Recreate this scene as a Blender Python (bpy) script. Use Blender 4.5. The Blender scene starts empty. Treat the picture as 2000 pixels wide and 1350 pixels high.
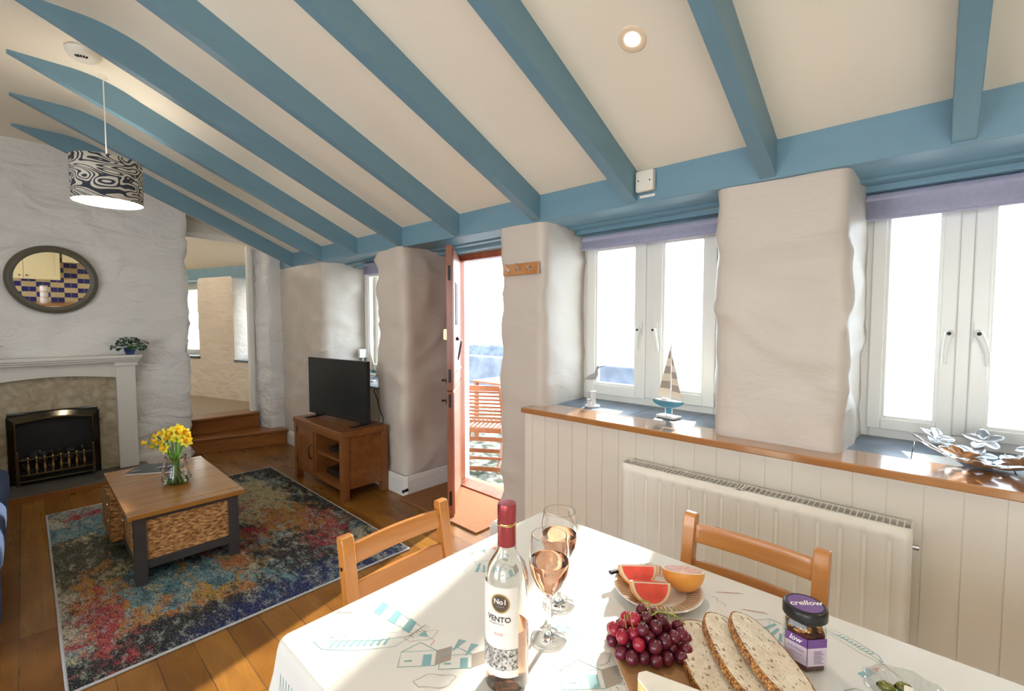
import bpy, bmesh, math, random
from mathutils import Vector, Matrix, noise
random.seed(7)
PI = math.pi
S = bpy.context.scene
COL = S.collection

# ------------------------------------------------------------------ camera
H = 1.35
YAW = math.radians(42.998)
PITCH = math.radians(-2.9)
fw = Vector((math.cos(YAW)*math.cos(PITCH), math.sin(YAW)*math.cos(PITCH), math.sin(PITCH)))
rt = Vector((math.sin(YAW), -math.cos(YAW), 0))
up = rt.cross(fw)
cd = bpy.data.cameras.new('camera'); cam = bpy.data.objects.new('camera', cd); COL.objects.link(cam)
cd.sensor_width = 36; cd.lens = 889/2000*36; cd.clip_start = .02; cd.clip_end = 3000
M = Matrix((rt, up, -fw)).transposed().to_4x4(); M.translation = Vector((0, 0, H))
cam.matrix_world = M
S.camera = cam

# ------------------------------------------------------------------ world, sun, exposure
w = bpy.data.worlds.new('world'); S.world = w; w.use_nodes = True
wn = w.node_tree.nodes; wl = w.node_tree.links
bg = wn['Background']
tc = wn.new('ShaderNodeTexCoord'); sp = wn.new('ShaderNodeSeparateXYZ'); cr = wn.new('ShaderNodeValToRGB')
wl.new(tc.outputs['Generated'], sp.inputs[0]); wl.new(sp.outputs['Z'], cr.inputs[0]); wl.new(cr.outputs[0], bg.inputs[0])
cr.color_ramp.elements[0].position = 0.0; cr.color_ramp.elements[0].color = (.93, .96, 1, 1)
cr.color_ramp.elements[1].position = .6; cr.color_ramp.elements[1].color = (.62, .80, 1, 1)
bg.inputs[1].default_value = 4.8

SUN_EL = math.radians(23.5)
sd = Vector((-math.cos(SUN_EL)*math.cos(.272), -math.cos(SUN_EL)*math.sin(.272), -math.sin(SUN_EL)))
sl = bpy.data.lights.new('sun', 'SUN'); so = bpy.data.objects.new('sun', sl); COL.objects.link(so)
sl.energy = 9.5; sl.angle = math.radians(1.4); sl.color = (1, .92, .80)
so.rotation_euler = sd.to_track_quat('-Z', 'Y').to_euler(); so.location = (8, 2, 6)

vs = S.view_settings
vs.view_transform = 'Standard'; vs.look = 'None'; vs.gamma = 1; vs.use_curve_mapping = False
vs.exposure = 0.60

# ------------------------------------------------------------------ materials
def newmat(name):
    m = bpy.data.materials.new(name); m.use_nodes = True
    nt = m.node_tree
    return m, nt, nt.nodes['Principled BSDF']
def nd(nt, t, **k):
    n = nt.nodes.new('ShaderNode'+t)
    for a, b in k.items():
        if a.startswith('i_'):
            n.inputs[a[2:].replace('_', ' ')].default_value = b
        else: setattr(n, a, b)
    return n
def lk(nt, a, b): nt.links.new(a, b)
def coords(nt, scale=(1, 1, 1), rot=(0, 0, 0), loc=(0, 0, 0)):
    t = nd(nt, 'TexCoord'); mp = nd(nt, 'Mapping')
    mp.inputs['Scale'].default_value = scale; mp.inputs['Rotation'].default_value = rot; mp.inputs['Location'].default_value = loc
    lk(nt, t.outputs['Object'], mp.inputs[0]); return mp.outputs[0]
def nz(nt, vec, scale, detail=3, rough=.5, dist=0):
    n = nd(nt, 'TexNoise'); n.inputs['Scale'].default_value = scale; n.inputs['Detail'].default_value = detail
    n.inputs['Roughness'].default_value = rough; n.inputs['Distortion'].default_value = dist
    if vec is not None: lk(nt, vec, n.inputs['Vector'])
    return n.outputs['Fac']
def ramp(nt, fac, stops, interp='LINEAR'):
    r = nd(nt, 'ValToRGB'); r.color_ramp.interpolation = interp
    e = r.color_ramp.elements
    while len(e) < len(stops): e.new(.5)
    for i, (p, c) in enumerate(stops):
        e[i].position = p
        e[i].color = (c, c, c, 1) if isinstance(c, (int, float)) else (*c, 1)
    lk(nt, fac, r.inputs[0]); return r.outputs[0]
def mix(nt, fac, a, b, mode='MIX'):
    m = nd(nt, 'Mix', data_type='RGBA', blend_type=mode)
    for s, v in ((0, fac), (6, a), (7, b)):
        if isinstance(v, (int, float)): m.inputs[s].default_value = v
        elif isinstance(v, tuple): m.inputs[s].default_value = (*v, 1)
        else: lk(nt, v, m.inputs[s])
    return m.outputs[2]
def bump(nt, b, h, strength=.3, dist=.01):
    n = nd(nt, 'Bump'); n.inputs['Strength'].default_value = strength; n.inputs['Distance'].default_value = dist
    lk(nt, h, n.inputs['Height']); lk(nt, n.outputs[0], b.inputs['Normal'])
def simple(name, col, rough=.5, metal=0, var=.06, vs_=8, bmp=0, bs=40, spec=.5, coat=0, emit=None, es=1, sss=0):
    m, nt, b = newmat(name)
    v = coords(nt)
    n = nz(nt, v, vs_)
    c1 = tuple(max(0, c*(1-var)) for c in col); c2 = tuple(min(1, c*(1+var)) for c in col)
    lk(nt, ramp(nt, n, [(.3, c1), (.7, c2)]), b.inputs['Base Color'])
    b.inputs['Roughness'].default_value = rough; b.inputs['Metallic'].default_value = metal
    b.inputs['Specular IOR Level'].default_value = spec
    if coat: b.inputs['Coat Weight'].default_value = coat; b.inputs['Coat Roughness'].default_value = .1
    if bmp: bump(nt, b, nz(nt, v, bs, 4), bmp, .004)
    if sss:
        b.inputs['Subsurface Weight'].default_value = sss; b.inputs['Subsurface Scale'].default_value = .01
        b.inputs['Subsurface Radius'].default_value = (1, .4, .2)
    if emit: b.inputs['Emission Color'].default_value = (*emit, 1); b.inputs['Emission Strength'].default_value = es
    return m
def wood(name, dark, light, axis='y', rough=.4, scale=1, coat=0, rings=14, knots=False):
    m, nt, b = newmat(name)
    s = {'x': (.09, 1, 1), 'y': (1, .09, 1), 'z': (1, 1, .09)}[axis]
    v = coords(nt, tuple(q*scale for q in s))
    n1 = nz(nt, v, rings, 4, .55, .6); n2 = nz(nt, v, 120, 3, .6)
    big = nz(nt, coords(nt, (1, 1, 1)), 2.5, 2)
    c = ramp(nt, n1, [(.3, dark), (.5, tuple((a+b_)/2 for a, b_ in zip(dark, light))), (.68, light)])
    c = mix(nt, ramp(nt, n2, [(.35, .35), (.6, 0)]), c, dark)
    c = mix(nt, ramp(nt, big, [(.3, .22), (.7, 0)]), c, dark)
    lk(nt, c, b.inputs['Base Color'])
    b.inputs['Roughness'].default_value = rough
    if coat: b.inputs['Coat Weight'].default_value = coat; b.inputs['Coat Roughness'].default_value = .12
    bump(nt, b, n2, .12, .002)
    return m
def thin_glass(name, tint=(1, 1, 1), f0=.06, edge=.75, rough=.02, body=0, bodycol=(1, 1, 1)):
    m, nt, b = newmat(name)
    tr = nd(nt, 'BsdfTransparent'); tr.inputs[0].default_value = (*tint, 1)
    gl = nd(nt, 'BsdfGlossy'); gl.inputs['Roughness'].default_value = rough
    lw = nd(nt, 'LayerWeight'); lw.inputs['Blend'].default_value = .35
    v = coords(nt); n = nz(nt, v, 30, 1)
    bp = nd(nt, 'Bump'); bp.inputs['Strength'].default_value = .02; lk(nt, n, bp.inputs['Height']); lk(nt, bp.outputs[0], gl.inputs['Normal'])
    f = ramp(nt, lw.outputs['Facing'], [(0, f0), (.55, f0*1.5), (1, edge)])
    ms = nd(nt, 'MixShader'); lk(nt, f, ms.inputs[0]); lk(nt, tr.outputs[0], ms.inputs[1]); lk(nt, gl.outputs[0], ms.inputs[2])
    out = ms.outputs[0]
    if body:
        df = nd(nt, 'BsdfTranslucent'); df.inputs[0].default_value = (*bodycol, 1)
        m2 = nd(nt, 'MixShader'); m2.inputs[0].default_value = body; lk(nt, out, m2.inputs[1]); lk(nt, df.outputs[0], m2.inputs[2]); out = m2.outputs[0]
    lk(nt, out, nt.nodes['Material Output'].inputs[0])
    return m

def real_glass(name, tint=(1, 1, 1), ior=1.45):
    m, nt, b = newmat(name)
    b.inputs['Transmission Weight'].default_value = 1; b.inputs['Roughness'].default_value = 0; b.inputs['IOR'].default_value = ior
    lk(nt, ramp(nt, nz(nt, coords(nt), 5), [(0, tint), (1, tint)]), b.inputs['Base Color'])
    return m
def mk_plaster(name, col, col2, b1=.5):
    m, nt, b = newmat(name)
    v = coords(nt); v2 = coords(nt, (1, 1, .6))
    n = nz(nt, v, 1.6, 4); f = nz(nt, coords(nt, (.55, .55, 1.2)), 7, 4, .5, .8); g = nz(nt, v, 28, 3)
    lk(nt, ramp(nt, n, [(.35, col2), (.62, col)]), b.inputs['Base Color'])
    b.inputs['Roughness'].default_value = .42; b.inputs['Specular IOR Level'].default_value = .4
    h = mix(nt, .12, f, g)
    bump(nt, b, h, b1, .06)
    return m
M_PL = mk_plaster('white_plaster', (.80, .795, .785), (.76, .755, .745), .8)
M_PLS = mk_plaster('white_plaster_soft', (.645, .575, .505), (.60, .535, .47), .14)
M_PEACH = mk_plaster('peach_plaster', (.85, .77, .68), (.81, .73, .64))
M_CEIL = simple('cream_ceiling_paint', (.93, .86, .72), .8, var=.02, vs_=2, bmp=.05, bs=60)
M_BLUE = wood('blue_painted_wood', (.155, .29, .375), (.17, .315, .405), 'x', .42, 1)
M_BLUEY = wood('blue_painted_wood_long', (.155, .29, .375), (.17, .315, .405), 'y', .42, 1)
M_CREAM = simple('cream_satin_paint', (.87, .80, .68), .35, var=.02, vs_=3)
M_WHITE = simple('white_gloss_paint', (.82, .81, .78), .3, var=.02, vs_=3)
M_RAD = simple('cream_radiator_enamel', (.94, .90, .80), .3, var=.01, vs_=3)
M_UPVC = simple('white_window_plastic', (.84, .84, .79), .25, var=.015, vs_=3)
M_SURR = simple('off_white_mantel_paint', (.72, .70, .66), .4, var=.02, vs_=3)
M_SLATE = simple('slate', (.13, .16, .20), .35, var=.35, vs_=6, bmp=.3, bs=25)
M_SILLW = wood('varnished_sill_wood', (.36, .14, .035), (.54, .25, .08), 'y', .18, 1, 1)
M_PINE = wood('varnished_pine', (.43, .155, .026), (.62, .265, .062), 'z', .28, 1.2, .5, 9)
M_PINEX = wood('varnished_pine_rail', (.43, .155, .026), (.62, .265, .062), 'x', .28, 1.2, .5, 9)
M_OAK = wood('oak_cabinet', (.17, .055, .012), (.30, .115, .028), 'y', .38, 1, .2)
M_OAKZ = wood('oak_cabinet_upright', (.17, .055, .012), (.30, .115, .028), 'z', .38, 1, .2)
M_TOP = wood('oak_table_top', (.27, .115, .024), (.42, .20, .052), 'x', .25, 1, .4)
M_TOPY = wood('oak_table_top_end', (.27, .115, .024), (.42, .20, .052), 'y', .25, 1, .4)
M_DARK = simple('charcoal_painted_wood', (.045, .042, .045), .4, var=.1)
M_STEP = wood('oak_steps', (.22, .075, .015), (.38, .15, .035), 'x', .35, 1, .3)
M_DOOR = wood('mahogany_door', (.22, .055, .02), (.42, .13, .05), 'z', .35, 1, .3)
M_TEAK = wood('teak_slats', (.22, .07, .02), (.34, .12, .045), 'x', .5, 1)
M_STEEL = simple('polished_steel', (.75, .76, .78), .16, 1, var=.05)
M_PETAL = simple('brushed_silver_metal', (.72, .73, .76), .3, 1, var=.08, vs_=30)
M_CHROME = simple('chrome', (.8, .8, .8), .08, 1, var=.02)
M_BRASS = simple('brass', (.75, .52, .2), .25, 1, var=.05)
M_FIREMET = simple('antique_brass_trim', (.20, .17, .12), .22, 1, var=.25, vs_=5)
M_FIREDK = simple('smoked_bronze', (.05, .045, .035), .12, 1, var=.2, vs_=5)
M_BLACK = simple('black_plastic', (.012, .012, .013), .3, var=.1)
M_SOOT = simple('soot_black', (.008, .008, .009), .7, var=.3, bmp=.4)
M_COAL = simple('coal', (.02, .018, .017), .6, var=.4, bmp=.6, bs=60)
M_IRON = simple('dark_iron', (.03, .03, .032), .4, .8, var=.2)
M_TVSCR = simple('dark_screen', (.018, .020, .019), .25, var=.1, spec=.5)
M_NAVY = simple('navy_fabric', (.020, .038, .095), .9, var=.2, vs_=60, bmp=.3, bs=300)
M_BLIND = simple('lavender_blind_fabric', (.40, .40, .53), .8, var=.05, vs_=60, bmp=.15, bs=400)
M_SKIN = simple('ivory_plastic', (.80, .77, .68), .4, var=.02)
M_MIRF = simple('olive_grey_frame', (.115, .105, .075), .45, var=.06)
M_LEAF = simple('dark_green_leaf', (.025, .10, .045), .35, var=.5, vs_=25)
M_POT = simple('blue_glazed_pot', (.04, .07, .25), .15, var=.7, vs_=20, coat=.6)
M_COIR = simple('brown_coir', (.30, .13, .05), .95, var=.25, vs_=200, bmp=.8, bs=500)
M_CARPET = simple('beige_carpet', (.50, .42, .31), .95, var=.1, vs_=120, bmp=.4, bs=300)
M_GRAN = simple('grey_slate_hearth', (.09, .09, .085), .35, var=.35, vs_=12, bmp=.2)
M_GLASS = thin_glass('window_glass', (.98, 1, 1), .03, .5)
M_TGLASS = real_glass('clear_drinking_glass')
M_BGLASS = real_glass('clear_bottle_glass', (.985, .995, .98))
M_WINE = real_glass('rose_wine', (1.0, .56, .36), 1.33)
M_DISH = thin_glass('scalloped_dish_glass', (.93, .95, .95), .16, .9, .08, body=.12, bodycol=(.9, .92, .92))
M_BGT = thin_glass('jar_glass', (.97, 1, .98), .05, .8)
M_WATER = real_glass('vase_water', (.93, .98, .88), 1.33)
M_CAPS = simple('metallic_pink_capsule', (.45, .08, .09), .28, .6, var=.08)
M_LABEL = simple('cream_paper_label', (.84, .80, .76), .6, var=.02)
M_INK = simple('dark_ink', (.05, .04, .045), .6, var=.05)
M_RED = simple('coral_ink', (.85, .30, .24), .6, var=.05)
M_GOLD = simple('gold_badge', (.55, .36, .12), .35, .5, var=.05)
M_BROWNINK = simple('brown_badge', (.10, .07, .05), .5, var=.05)
M_TEAL = simple('teal_print', (.22, .43, .46), .5, var=.05)
M_TAUPE = simple('taupe_print', (.36, .31, .26), .5, var=.05)
M_CLOTH = simple('oilcloth', (.74, .735, .70), .55, var=.01, vs_=3, coat=.06, spec=.3)
M_PURPLE = simple('purple_label', (.16, .07, .26), .45, var=.05)
M_LILAC = simple('lilac_label', (.60, .50, .60), .5, var=.03)
M_JAM = simple('dark_relish', (.07, .012, .01), .25, var=.5, vs_=60, bmp=.3, bs=90)
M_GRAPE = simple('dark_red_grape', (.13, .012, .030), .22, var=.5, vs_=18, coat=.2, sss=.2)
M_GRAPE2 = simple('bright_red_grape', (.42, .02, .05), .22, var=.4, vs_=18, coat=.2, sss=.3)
M_STEM = simple('green_stem', (.30, .30, .06), .6, var=.2)
M_GFLESH = simple('grapefruit_flesh', (.98, .10, .075), .2, var=.2, vs_=40, bmp=.3, bs=80, sss=0, coat=.3)
M_GPALE = simple('pale_pink_flesh', (.85, .45, .42), .3, var=.3, vs_=50, bmp=.4, bs=90, sss=.2)
M_GPITH = simple('grapefruit_pith', (.88, .74, .55), .5, var=.05)
M_GSKIN = simple('grapefruit_skin', (.85, .36, .06), .35, var=.12, vs_=15, bmp=.1, bs=200, coat=.2)
M_PLATE = simple('white_glaze', (.82, .79, .74), .15, var=.02, coat=.5)
M_PLRIM = simple('tan_rim_glaze', (.66, .50, .36), .2, var=.04, coat=.4)
M_CHEESE = simple('brie_paste', (.86, .70, .30), .4, var=.06, sss=.2)
M_RIND = simple('brie_rind', (.84, .82, .74), .8, var=.06, vs_=30, bmp=.3, bs=80)
M_OLIVE = simple('green_olive', (.17, .17, .025), .25, var=.3, vs_=30, coat=.3)
M_BOARD = wood('acacia_board', (.27, .13, .05), (.42, .23, .10), 'y', .4, 1)
M_YEL = simple('daffodil_yellow', (.95, .80, .06), .5, var=.15, vs_=30, sss=.1)
M_ORG = simple('daffodil_trumpet', (.95, .60, .03), .5, var=.15, vs_=30)
M_GREEN = simple('daffodil_stem', (.10, .26, .03), .45, var=.3, vs_=20)
M_BEZ = simple('satin_brass_bezel', (.88, .72, .52), .4, 0, var=.05)
M_BULB = simple('lit_bulb', (1, 1, 1), .3, emit=(1, .86, .68), es=14)
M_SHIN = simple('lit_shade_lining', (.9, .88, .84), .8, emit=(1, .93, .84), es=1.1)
M_SAIL = simple('cream_sailcloth', (.80, .72, .58), .8, var=.04)
M_SAILB = simple('tan_sail_stripe', (.42, .37, .31), .8, var=.05)
M_BIRD = simple('grey_white_bird', (.42, .43, .44), .5, var=.1)
M_BOATB = simple('sea_blue_hull', (.10, .30, .40), .4, var=.15)
M_TILEC = simple('cream_tile', (.78, .66, .40), .15, var=.03)
M_KITCH = simple('cream_kitchen_paint', (.82, .72, .42), .4, var=.02)
M_WORK = wood('kitchen_worktop', (.30, .13, .04), (.48, .24, .09), 'x', .25)
M_STONE = simple('grey_sea_wall', (.15, .165, .20), .9, var=.3, vs_=3, bmp=.6, bs=10)
M_ROCK = simple('dark_shore_rock', (.10, .11, .13), .9, var=.4, vs_=2, bmp=.6, bs=5)
M_ROAD = simple('pale_gravel', (.55, .54, .52), .95, var=.1, vs_=20)

def mk_cobble():
    m, nt, b = newmat('cobbles')
    v = coords(nt, (1, 1, 1)); vo = nd(nt, 'TexVoronoi'); vo.inputs['Scale'].default_value = 13
    lk(nt, v, vo.inputs['Vector'])
    lk(nt, ramp(nt, vo.outputs['Distance'], [(.25, (.24, .23, .20)), (.55, (.11, .12, .08)), (.75, (.03, .04, .02))]), b.inputs['Base Color'])
    b.inputs['Roughness'].default_value = .8
    return m
M_COBB = mk_cobble()
def mk_floor():
    m, nt, b = newmat('oak_floor_planks')
    t = nd(nt, 'TexCoord'); s = nd(nt, 'SeparateXYZ'); c = nd(nt, 'CombineXYZ')
    lk(nt, t.outputs['Object'], s.inputs[0])
    ad = nd(nt, 'Math', operation='ADD'); ad.inputs[1].default_value = 5-.063; lk(nt, s.outputs['X'], ad.inputs[0])
    a2 = nd(nt, 'Math', operation='ADD'); a2.inputs[1].default_value = 7.3; lk(nt, s.outputs['Y'], a2.inputs[0])
    lk(nt, a2.outputs[0], c.inputs[0]); lk(nt, ad.outputs[0], c.inputs[1])
    br = nd(nt, 'TexBrick'); br.offset = .37; br.offset_frequency = 1
    lk(nt, c.outputs[0], br.inputs['Vector'])
    br.inputs['Scale'].default_value = 1; br.inputs['Brick Width'].default_value = 1.05; br.inputs['Row Height'].default_value = .125
    br.inputs['Mortar Size'].default_value = .0024; br.inputs['Mortar Smooth'].default_value = .1
    br.inputs['Color1'].default_value = (.15, .055, .007, 1); br.inputs['Color2'].default_value = (.33, .15, .026, 1); br.inputs['Mortar'].default_value = (.06, .03, .015, 1)
    v = coords(nt, (1, .09, 1)); n1 = nz(nt, v, 16, 4, .55, .8); n2 = nz(nt, v, 140, 3)
    big = nz(nt, coords(nt, (.9, .5, 1)), 5, 2)
    col = mix(nt, ramp(nt, n1, [(.35, .42), (.65, 0)]), br.outputs['Color'], (.13, .045, .008))
    col = mix(nt, ramp(nt, n2, [(.35, .25), (.6, 0)]), col, (.08, .03, .006))
    col = mix(nt, ramp(nt, big, [(.45, 0), (.7, .35)]), col, (.42, .19, .04))
    lk(nt, col, b.inputs['Base Color'])
    lk(nt, ramp(nt, n1, [(.3, .36), (.7, .24)]), b.inputs['Roughness'])
    b.inputs['Specular IOR Level'].default_value = .35
    bp = nd(nt, 'Bump', invert=True); bp.inputs['Strength'].default_value = .4; bp.inputs['Distance'].default_value = .003
    lk(nt, br.outputs['Fac'], bp.inputs['Height']); lk(nt, bp.outputs[0], b.inputs['Normal'])
    return m
M_FLOOR = mk_floor()
def mk_rug():
    m, nt, b = newmat('abstract_rug')
    v = coords(nt)
    s = nd(nt, 'SeparateXYZ'); t = nd(nt, 'TexCoord'); lk(nt, t.outputs['Object'], s.inputs[0])
    def M2(op, a, b_):
        q = nd(nt, 'Math', operation=op)
        for i, z in enumerate((a, b_)):
            if isinstance(z, (int, float)): q.inputs[i].default_value = z
            else: lk(nt, z, q.inputs[i])
        return q.outputs[0]
    X = M2('DIVIDE', s.outputs['X'], 1.456); Y = M2('DIVIDE', s.outputs['Y'], 2.23)
    def bump2(cx, cy, rx, ry):   # soft blob, 1 at centre
        d = M2('ADD', M2('POWER', M2('ABSOLUTE', M2('DIVIDE', M2('SUBTRACT', X, cx), rx), 0), 2), M2('POWER', M2('ABSOLUTE', M2('DIVIDE', M2('SUBTRACT', Y, cy), ry), 0), 2))
        return M2('MAXIMUM', M2('SUBTRACT', 1, d), 0)
    def NZ(sc, l, strx=1, stry=.45, det=9, ro=.78): return nz(nt, coords(nt, (strx, stry, 1), loc=l), sc, det, ro)
    def mask(fields, n, lo=.5, w_=.05):   # blob strength shifts the noise threshold
        tot = None
        for f in fields: tot = f if tot is None else M2('ADD', tot, f)
        return ramp(nt, M2('ADD', M2('MULTIPLY', tot, .17), n), [(lo+.085, 0), (lo+.085+w_, 1)])
    c = ramp(nt, NZ(3.2, (0, 0, 0), 1, .6, 6, .6), [(.36, (.10, .17, .18)), (.45, (.22, .30, .30)), (.50, (.36, .36, .29)), (.58, (.46, .43, .33)), (.66, (.24, .31, .30))])
    olive = ramp(nt, M2('ADD', bump2(.18, .56, .34, .26), M2('MULTIPLY', NZ(6, (1, 1, 0)), .5)), [(.45, 0), (.70, 1)])
    c = mix(nt, olive, c, (.085, .085, .055))
    teal = mask([bump2(.30, .24, .32, .26), bump2(.25, .22, .25, .22), bump2(.12, .80, .3, .12), bump2(.62, .12, .3, .12), bump2(.62, .40, .2, .12), bump2(.85, .6, .2, .1)], NZ(7, (3, 1, 0)))
    c = mix(nt, teal, c, ramp(nt, NZ(14, (5, 5, 0)), [(.42, (.045, .12, .16)), (.55, (.16, .30, .33))]))
    cream = mask([bump2(.72, .62, .28, .30), bump2(.70, .72, .22, .2)], NZ(8, (8, 1, 0)), .46)
    c = mix(nt, cream, c, (.46, .40, .24))
    och = mask([bump2(.30, .12, .25, .12), bump2(.80, .42, .25, .22), bump2(.52, .30, .15, .15), bump2(.10, .28, .1, .3)], NZ(11, (2, 8, 0)), .50)
    c = mix(nt, och, c, ramp(nt, NZ(9, (4, 2, 0)), [(.45, (.40, .15, .05)), (.55, (.38, .22, .05))]))
    dark = mask([bump2(.5, .0, .75, .16), bump2(.9, 1.0, .4, .16), bump2(1.0, .55, .16, .6), bump2(.70, .22, .25, .16), bump2(.5, .42, .22, .12), bump2(.2, .02, .3, .12)], NZ(12, (7, 7, 0), 1, .5, 10, .85), .49)
    c = mix(nt, dark, c, ramp(nt, M2('ADD', bump2(.7, .0, .6, .14), M2('MULTIPLY', NZ(5, (9, 9, 0)), .6)), [(.55, (.022, .024, .026)), (1.05, (.012, .020, .10))]))
    red = mask([bump2(.08, .18, .14, .30), bump2(.12, .93, .14, .08), bump2(.62, .68, .20, .20), bump2(.80, .20, .16, .12), bump2(.55, .40, .25, .12), bump2(.9, .35, .15, .15)], NZ(13, (1, 5, 0), .8, .6, 10, .85), .54)
    c = mix(nt, red, c, ramp(nt, NZ(20, (6, 6, 0)), [(.45, (.30, .025, .045)), (.6, (.42, .11, .08))]))
    m1 = NZ(38, (3, 3, 3), 1, .4, 6, .8); c = mix(nt, ramp(nt, m1, [(.40, .75), (.47, 0)]), c, (.030, .034, .038)); m2 = NZ(34, (6, 1, 3), 1, .4, 6, .8); c = mix(nt, ramp(nt, m2, [(.54, 0), (.60, .65)]), c, (.33, .35, .31))
    sp = nz(nt, coords(nt, (1, .35, 1)), 240, 3, .7)
    c = mix(nt, ramp(nt, sp, [(.40, .8), (.50, 0)]), c, (.018, .020, .024))
    c = mix(nt, ramp(nt, nz(nt, coords(nt, (1, .4, 1), loc=(4, 4, 4)), 200, 3, .7), [(.56, 0), (.64, .45)]), c, (.46, .44, .36))
    lk(nt, c, b.inputs['Base Color']); b.inputs['Roughness'].default_value = .95; b.inputs['Specular IOR Level'].default_value = .1
    bump(nt, b, sp, .6, .004)
    return m
M_RUG = mk_rug()
M_RUGE = simple('grey_rug_binding', (.42, .42, .42), .9, var=.1, vs_=100)
def mk_marble():
    m, nt, b = newmat('beige_marble')
    v = coords(nt); vo = nd(nt, 'TexVoronoi'); vo.inputs['Scale'].default_value = 9; lk(nt, v, vo.inputs['Vector'])
    c = ramp(nt, nz(nt, v, 12, 6, .7, 1), [(.3, (.30, .25, .17)), (.55, (.46, .40, .29)), (.75, (.58, .52, .41))])
    c = mix(nt, ramp(nt, vo.outputs['Distance'], [(.15, .6), (.4, 0)]), c, (.62, .56, .47))
    lk(nt, c, b.inputs['Base Color']); b.inputs['Roughness'].default_value = .25
    return m
M_MARB = mk_marble()
def mk_shade():
    m, nt, b = newmat('swirl_print_shade')
    v = coords(nt, (.7, .7, 1.8)); n = nd(nt, 'TexNoise'); n.inputs['Scale'].default_value = 4.6; n.inputs['Detail'].default_value = .6; n.inputs['Distortion'].default_value = 2.2; lk(nt, v, n.inputs['Vector'])
    s = nd(nt, 'Math', operation='MULTIPLY'); s.inputs[1].default_value = 11; lk(nt, n.outputs['Fac'], s.inputs[0])
    f = nd(nt, 'Math', operation='PINGPONG'); f.inputs[1].default_value = .5; lk(nt, s.outputs[0], f.inputs[0])
    c = ramp(nt, f.outputs[0], [(.20, (.035, .045, .065)), (.24, (.66, .64, .57))])
    lk(nt, c, b.inputs['Base Color']); b.inputs['Roughness'].default_value = .8
    return m
M_SHADE = mk_shade()
def mk_wicker():
    m, nt, b = newmat('woven_water_hyacinth')
    v = coords(nt, (.35, .35, 1)); c = ramp(nt, nz(nt, v, 110, 3, .7), [(.35, (.10, .04, .010)), (.5, (.40, .19, .06)), (.65, (.66, .40, .17))])
    lk(nt, c, b.inputs['Base Color']); b.inputs['Roughness'].default_value = .7
    return m
M_WICK = mk_wicker()
def mk_bread():
    m, nt, b = newmat('seeded_bread_crumb')
    v = coords(nt)
    c = ramp(nt, nz(nt, v, 60, 4), [(.35, (.70, .61, .47)), (.65, (.84, .77, .64))])
    a = coords(nt, (1, .5, 1))
    c = mix(nt, ramp(nt, nz(nt, a, 190, 2), [(.60, 0), (.66, .8)]), c, (.20, .10, .04))
    c = mix(nt, ramp(nt, nz(nt, coords(nt, (1, 1, 1), loc=(2, 2, 2)), 160, 2), [(.62, 0), (.67, .9)]), c, (.90, .84, .70))
    lk(nt, c, b.inputs['Base Color']); b.inputs['Roughness'].default_value = .85
    bump(nt, b, nz(nt, v, 170, 3), .6, .003)
    return m
M_BREAD = mk_bread()
def mk_crust():
    m, nt, b = newmat('seeded_crust')
    v = coords(nt)
    vo = nd(nt, 'TexVoronoi'); vo.inputs['Scale'].default_value = 260; lk(nt, v, vo.inputs['Vector'])
    c = ramp(nt, vo.outputs['Distance'], [(.2, (.75, .45, .14)), (.45, (.50, .22, .05)), (.7, (.25, .08, .02))])
    c = mix(nt, ramp(nt, nz(nt, v, 90, 2), [(.55, 0), (.62, .7)]), c, (.10, .04, .03))
    lk(nt, c, b.inputs['Base Color']); b.inputs['Roughness'].default_value = .7
    bump(nt, b, vo.outputs['Distance'], .8, .003)
    return m
M_CRUST = mk_crust()
def mk_sea():
    m, nt, b = newmat('sea')
    v = coords(nt); n = nz(nt, v, .6, 5, .6)
    lk(nt, ramp(nt, n, [(.3, (.45, .58, .66)), (.7, (.62, .74, .80))]), b.inputs['Base Color'])
    b.inputs['Roughness'].default_value = .25; bump(nt, b, n, .3, .3); return m
M_SEA = mk_sea()
def mk_mirror():
    m, nt, b = newmat('mirror_silver'); v = coords(nt)
    lk(nt, ramp(nt, nz(nt, v, 2), [(.3, (.86, .86, .84)), (.7, (.9, .9, .88))]), b.inputs['Base Color'])
    b.inputs['Metallic'].default_value = 1; b.inputs['Roughness'].default_value = .01; return m
M_MIR = mk_mirror()
def mk_ktile():
    m, nt, b = newmat('checker_wall_tiles')
    v = coords(nt, rot=(PI/2, 0, 0)); br = nd(nt, 'TexBrick'); br.offset = 0; lk(nt, v, br.inputs['Vector'])
    br.inputs['Scale'].default_value = 1; br.inputs['Brick Width'].default_value = .1; br.inputs['Row Height'].default_value = .1; br.inputs['Mortar Size'].default_value = .002
    ch = nd(nt, 'TexChecker'); ch.inputs['Scale'].default_value = 1; lk(nt, coords(nt, (5, 1, 10), loc=(.01, .5, .01)), ch.inputs['Vector'])
    ch.inputs['Color1'].default_value = (.035, .04, .20, 1); ch.inputs['Color2'].default_value = (.72, .58, .32, 1)
    lk(nt, mix(nt, br.outputs['Fac'], ch.outputs['Color'], (.6, .52, .35)), b.inputs['Base Color']); b.inputs['Roughness'].default_value = .15
    return m
M_KTILE = mk_ktile()

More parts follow.
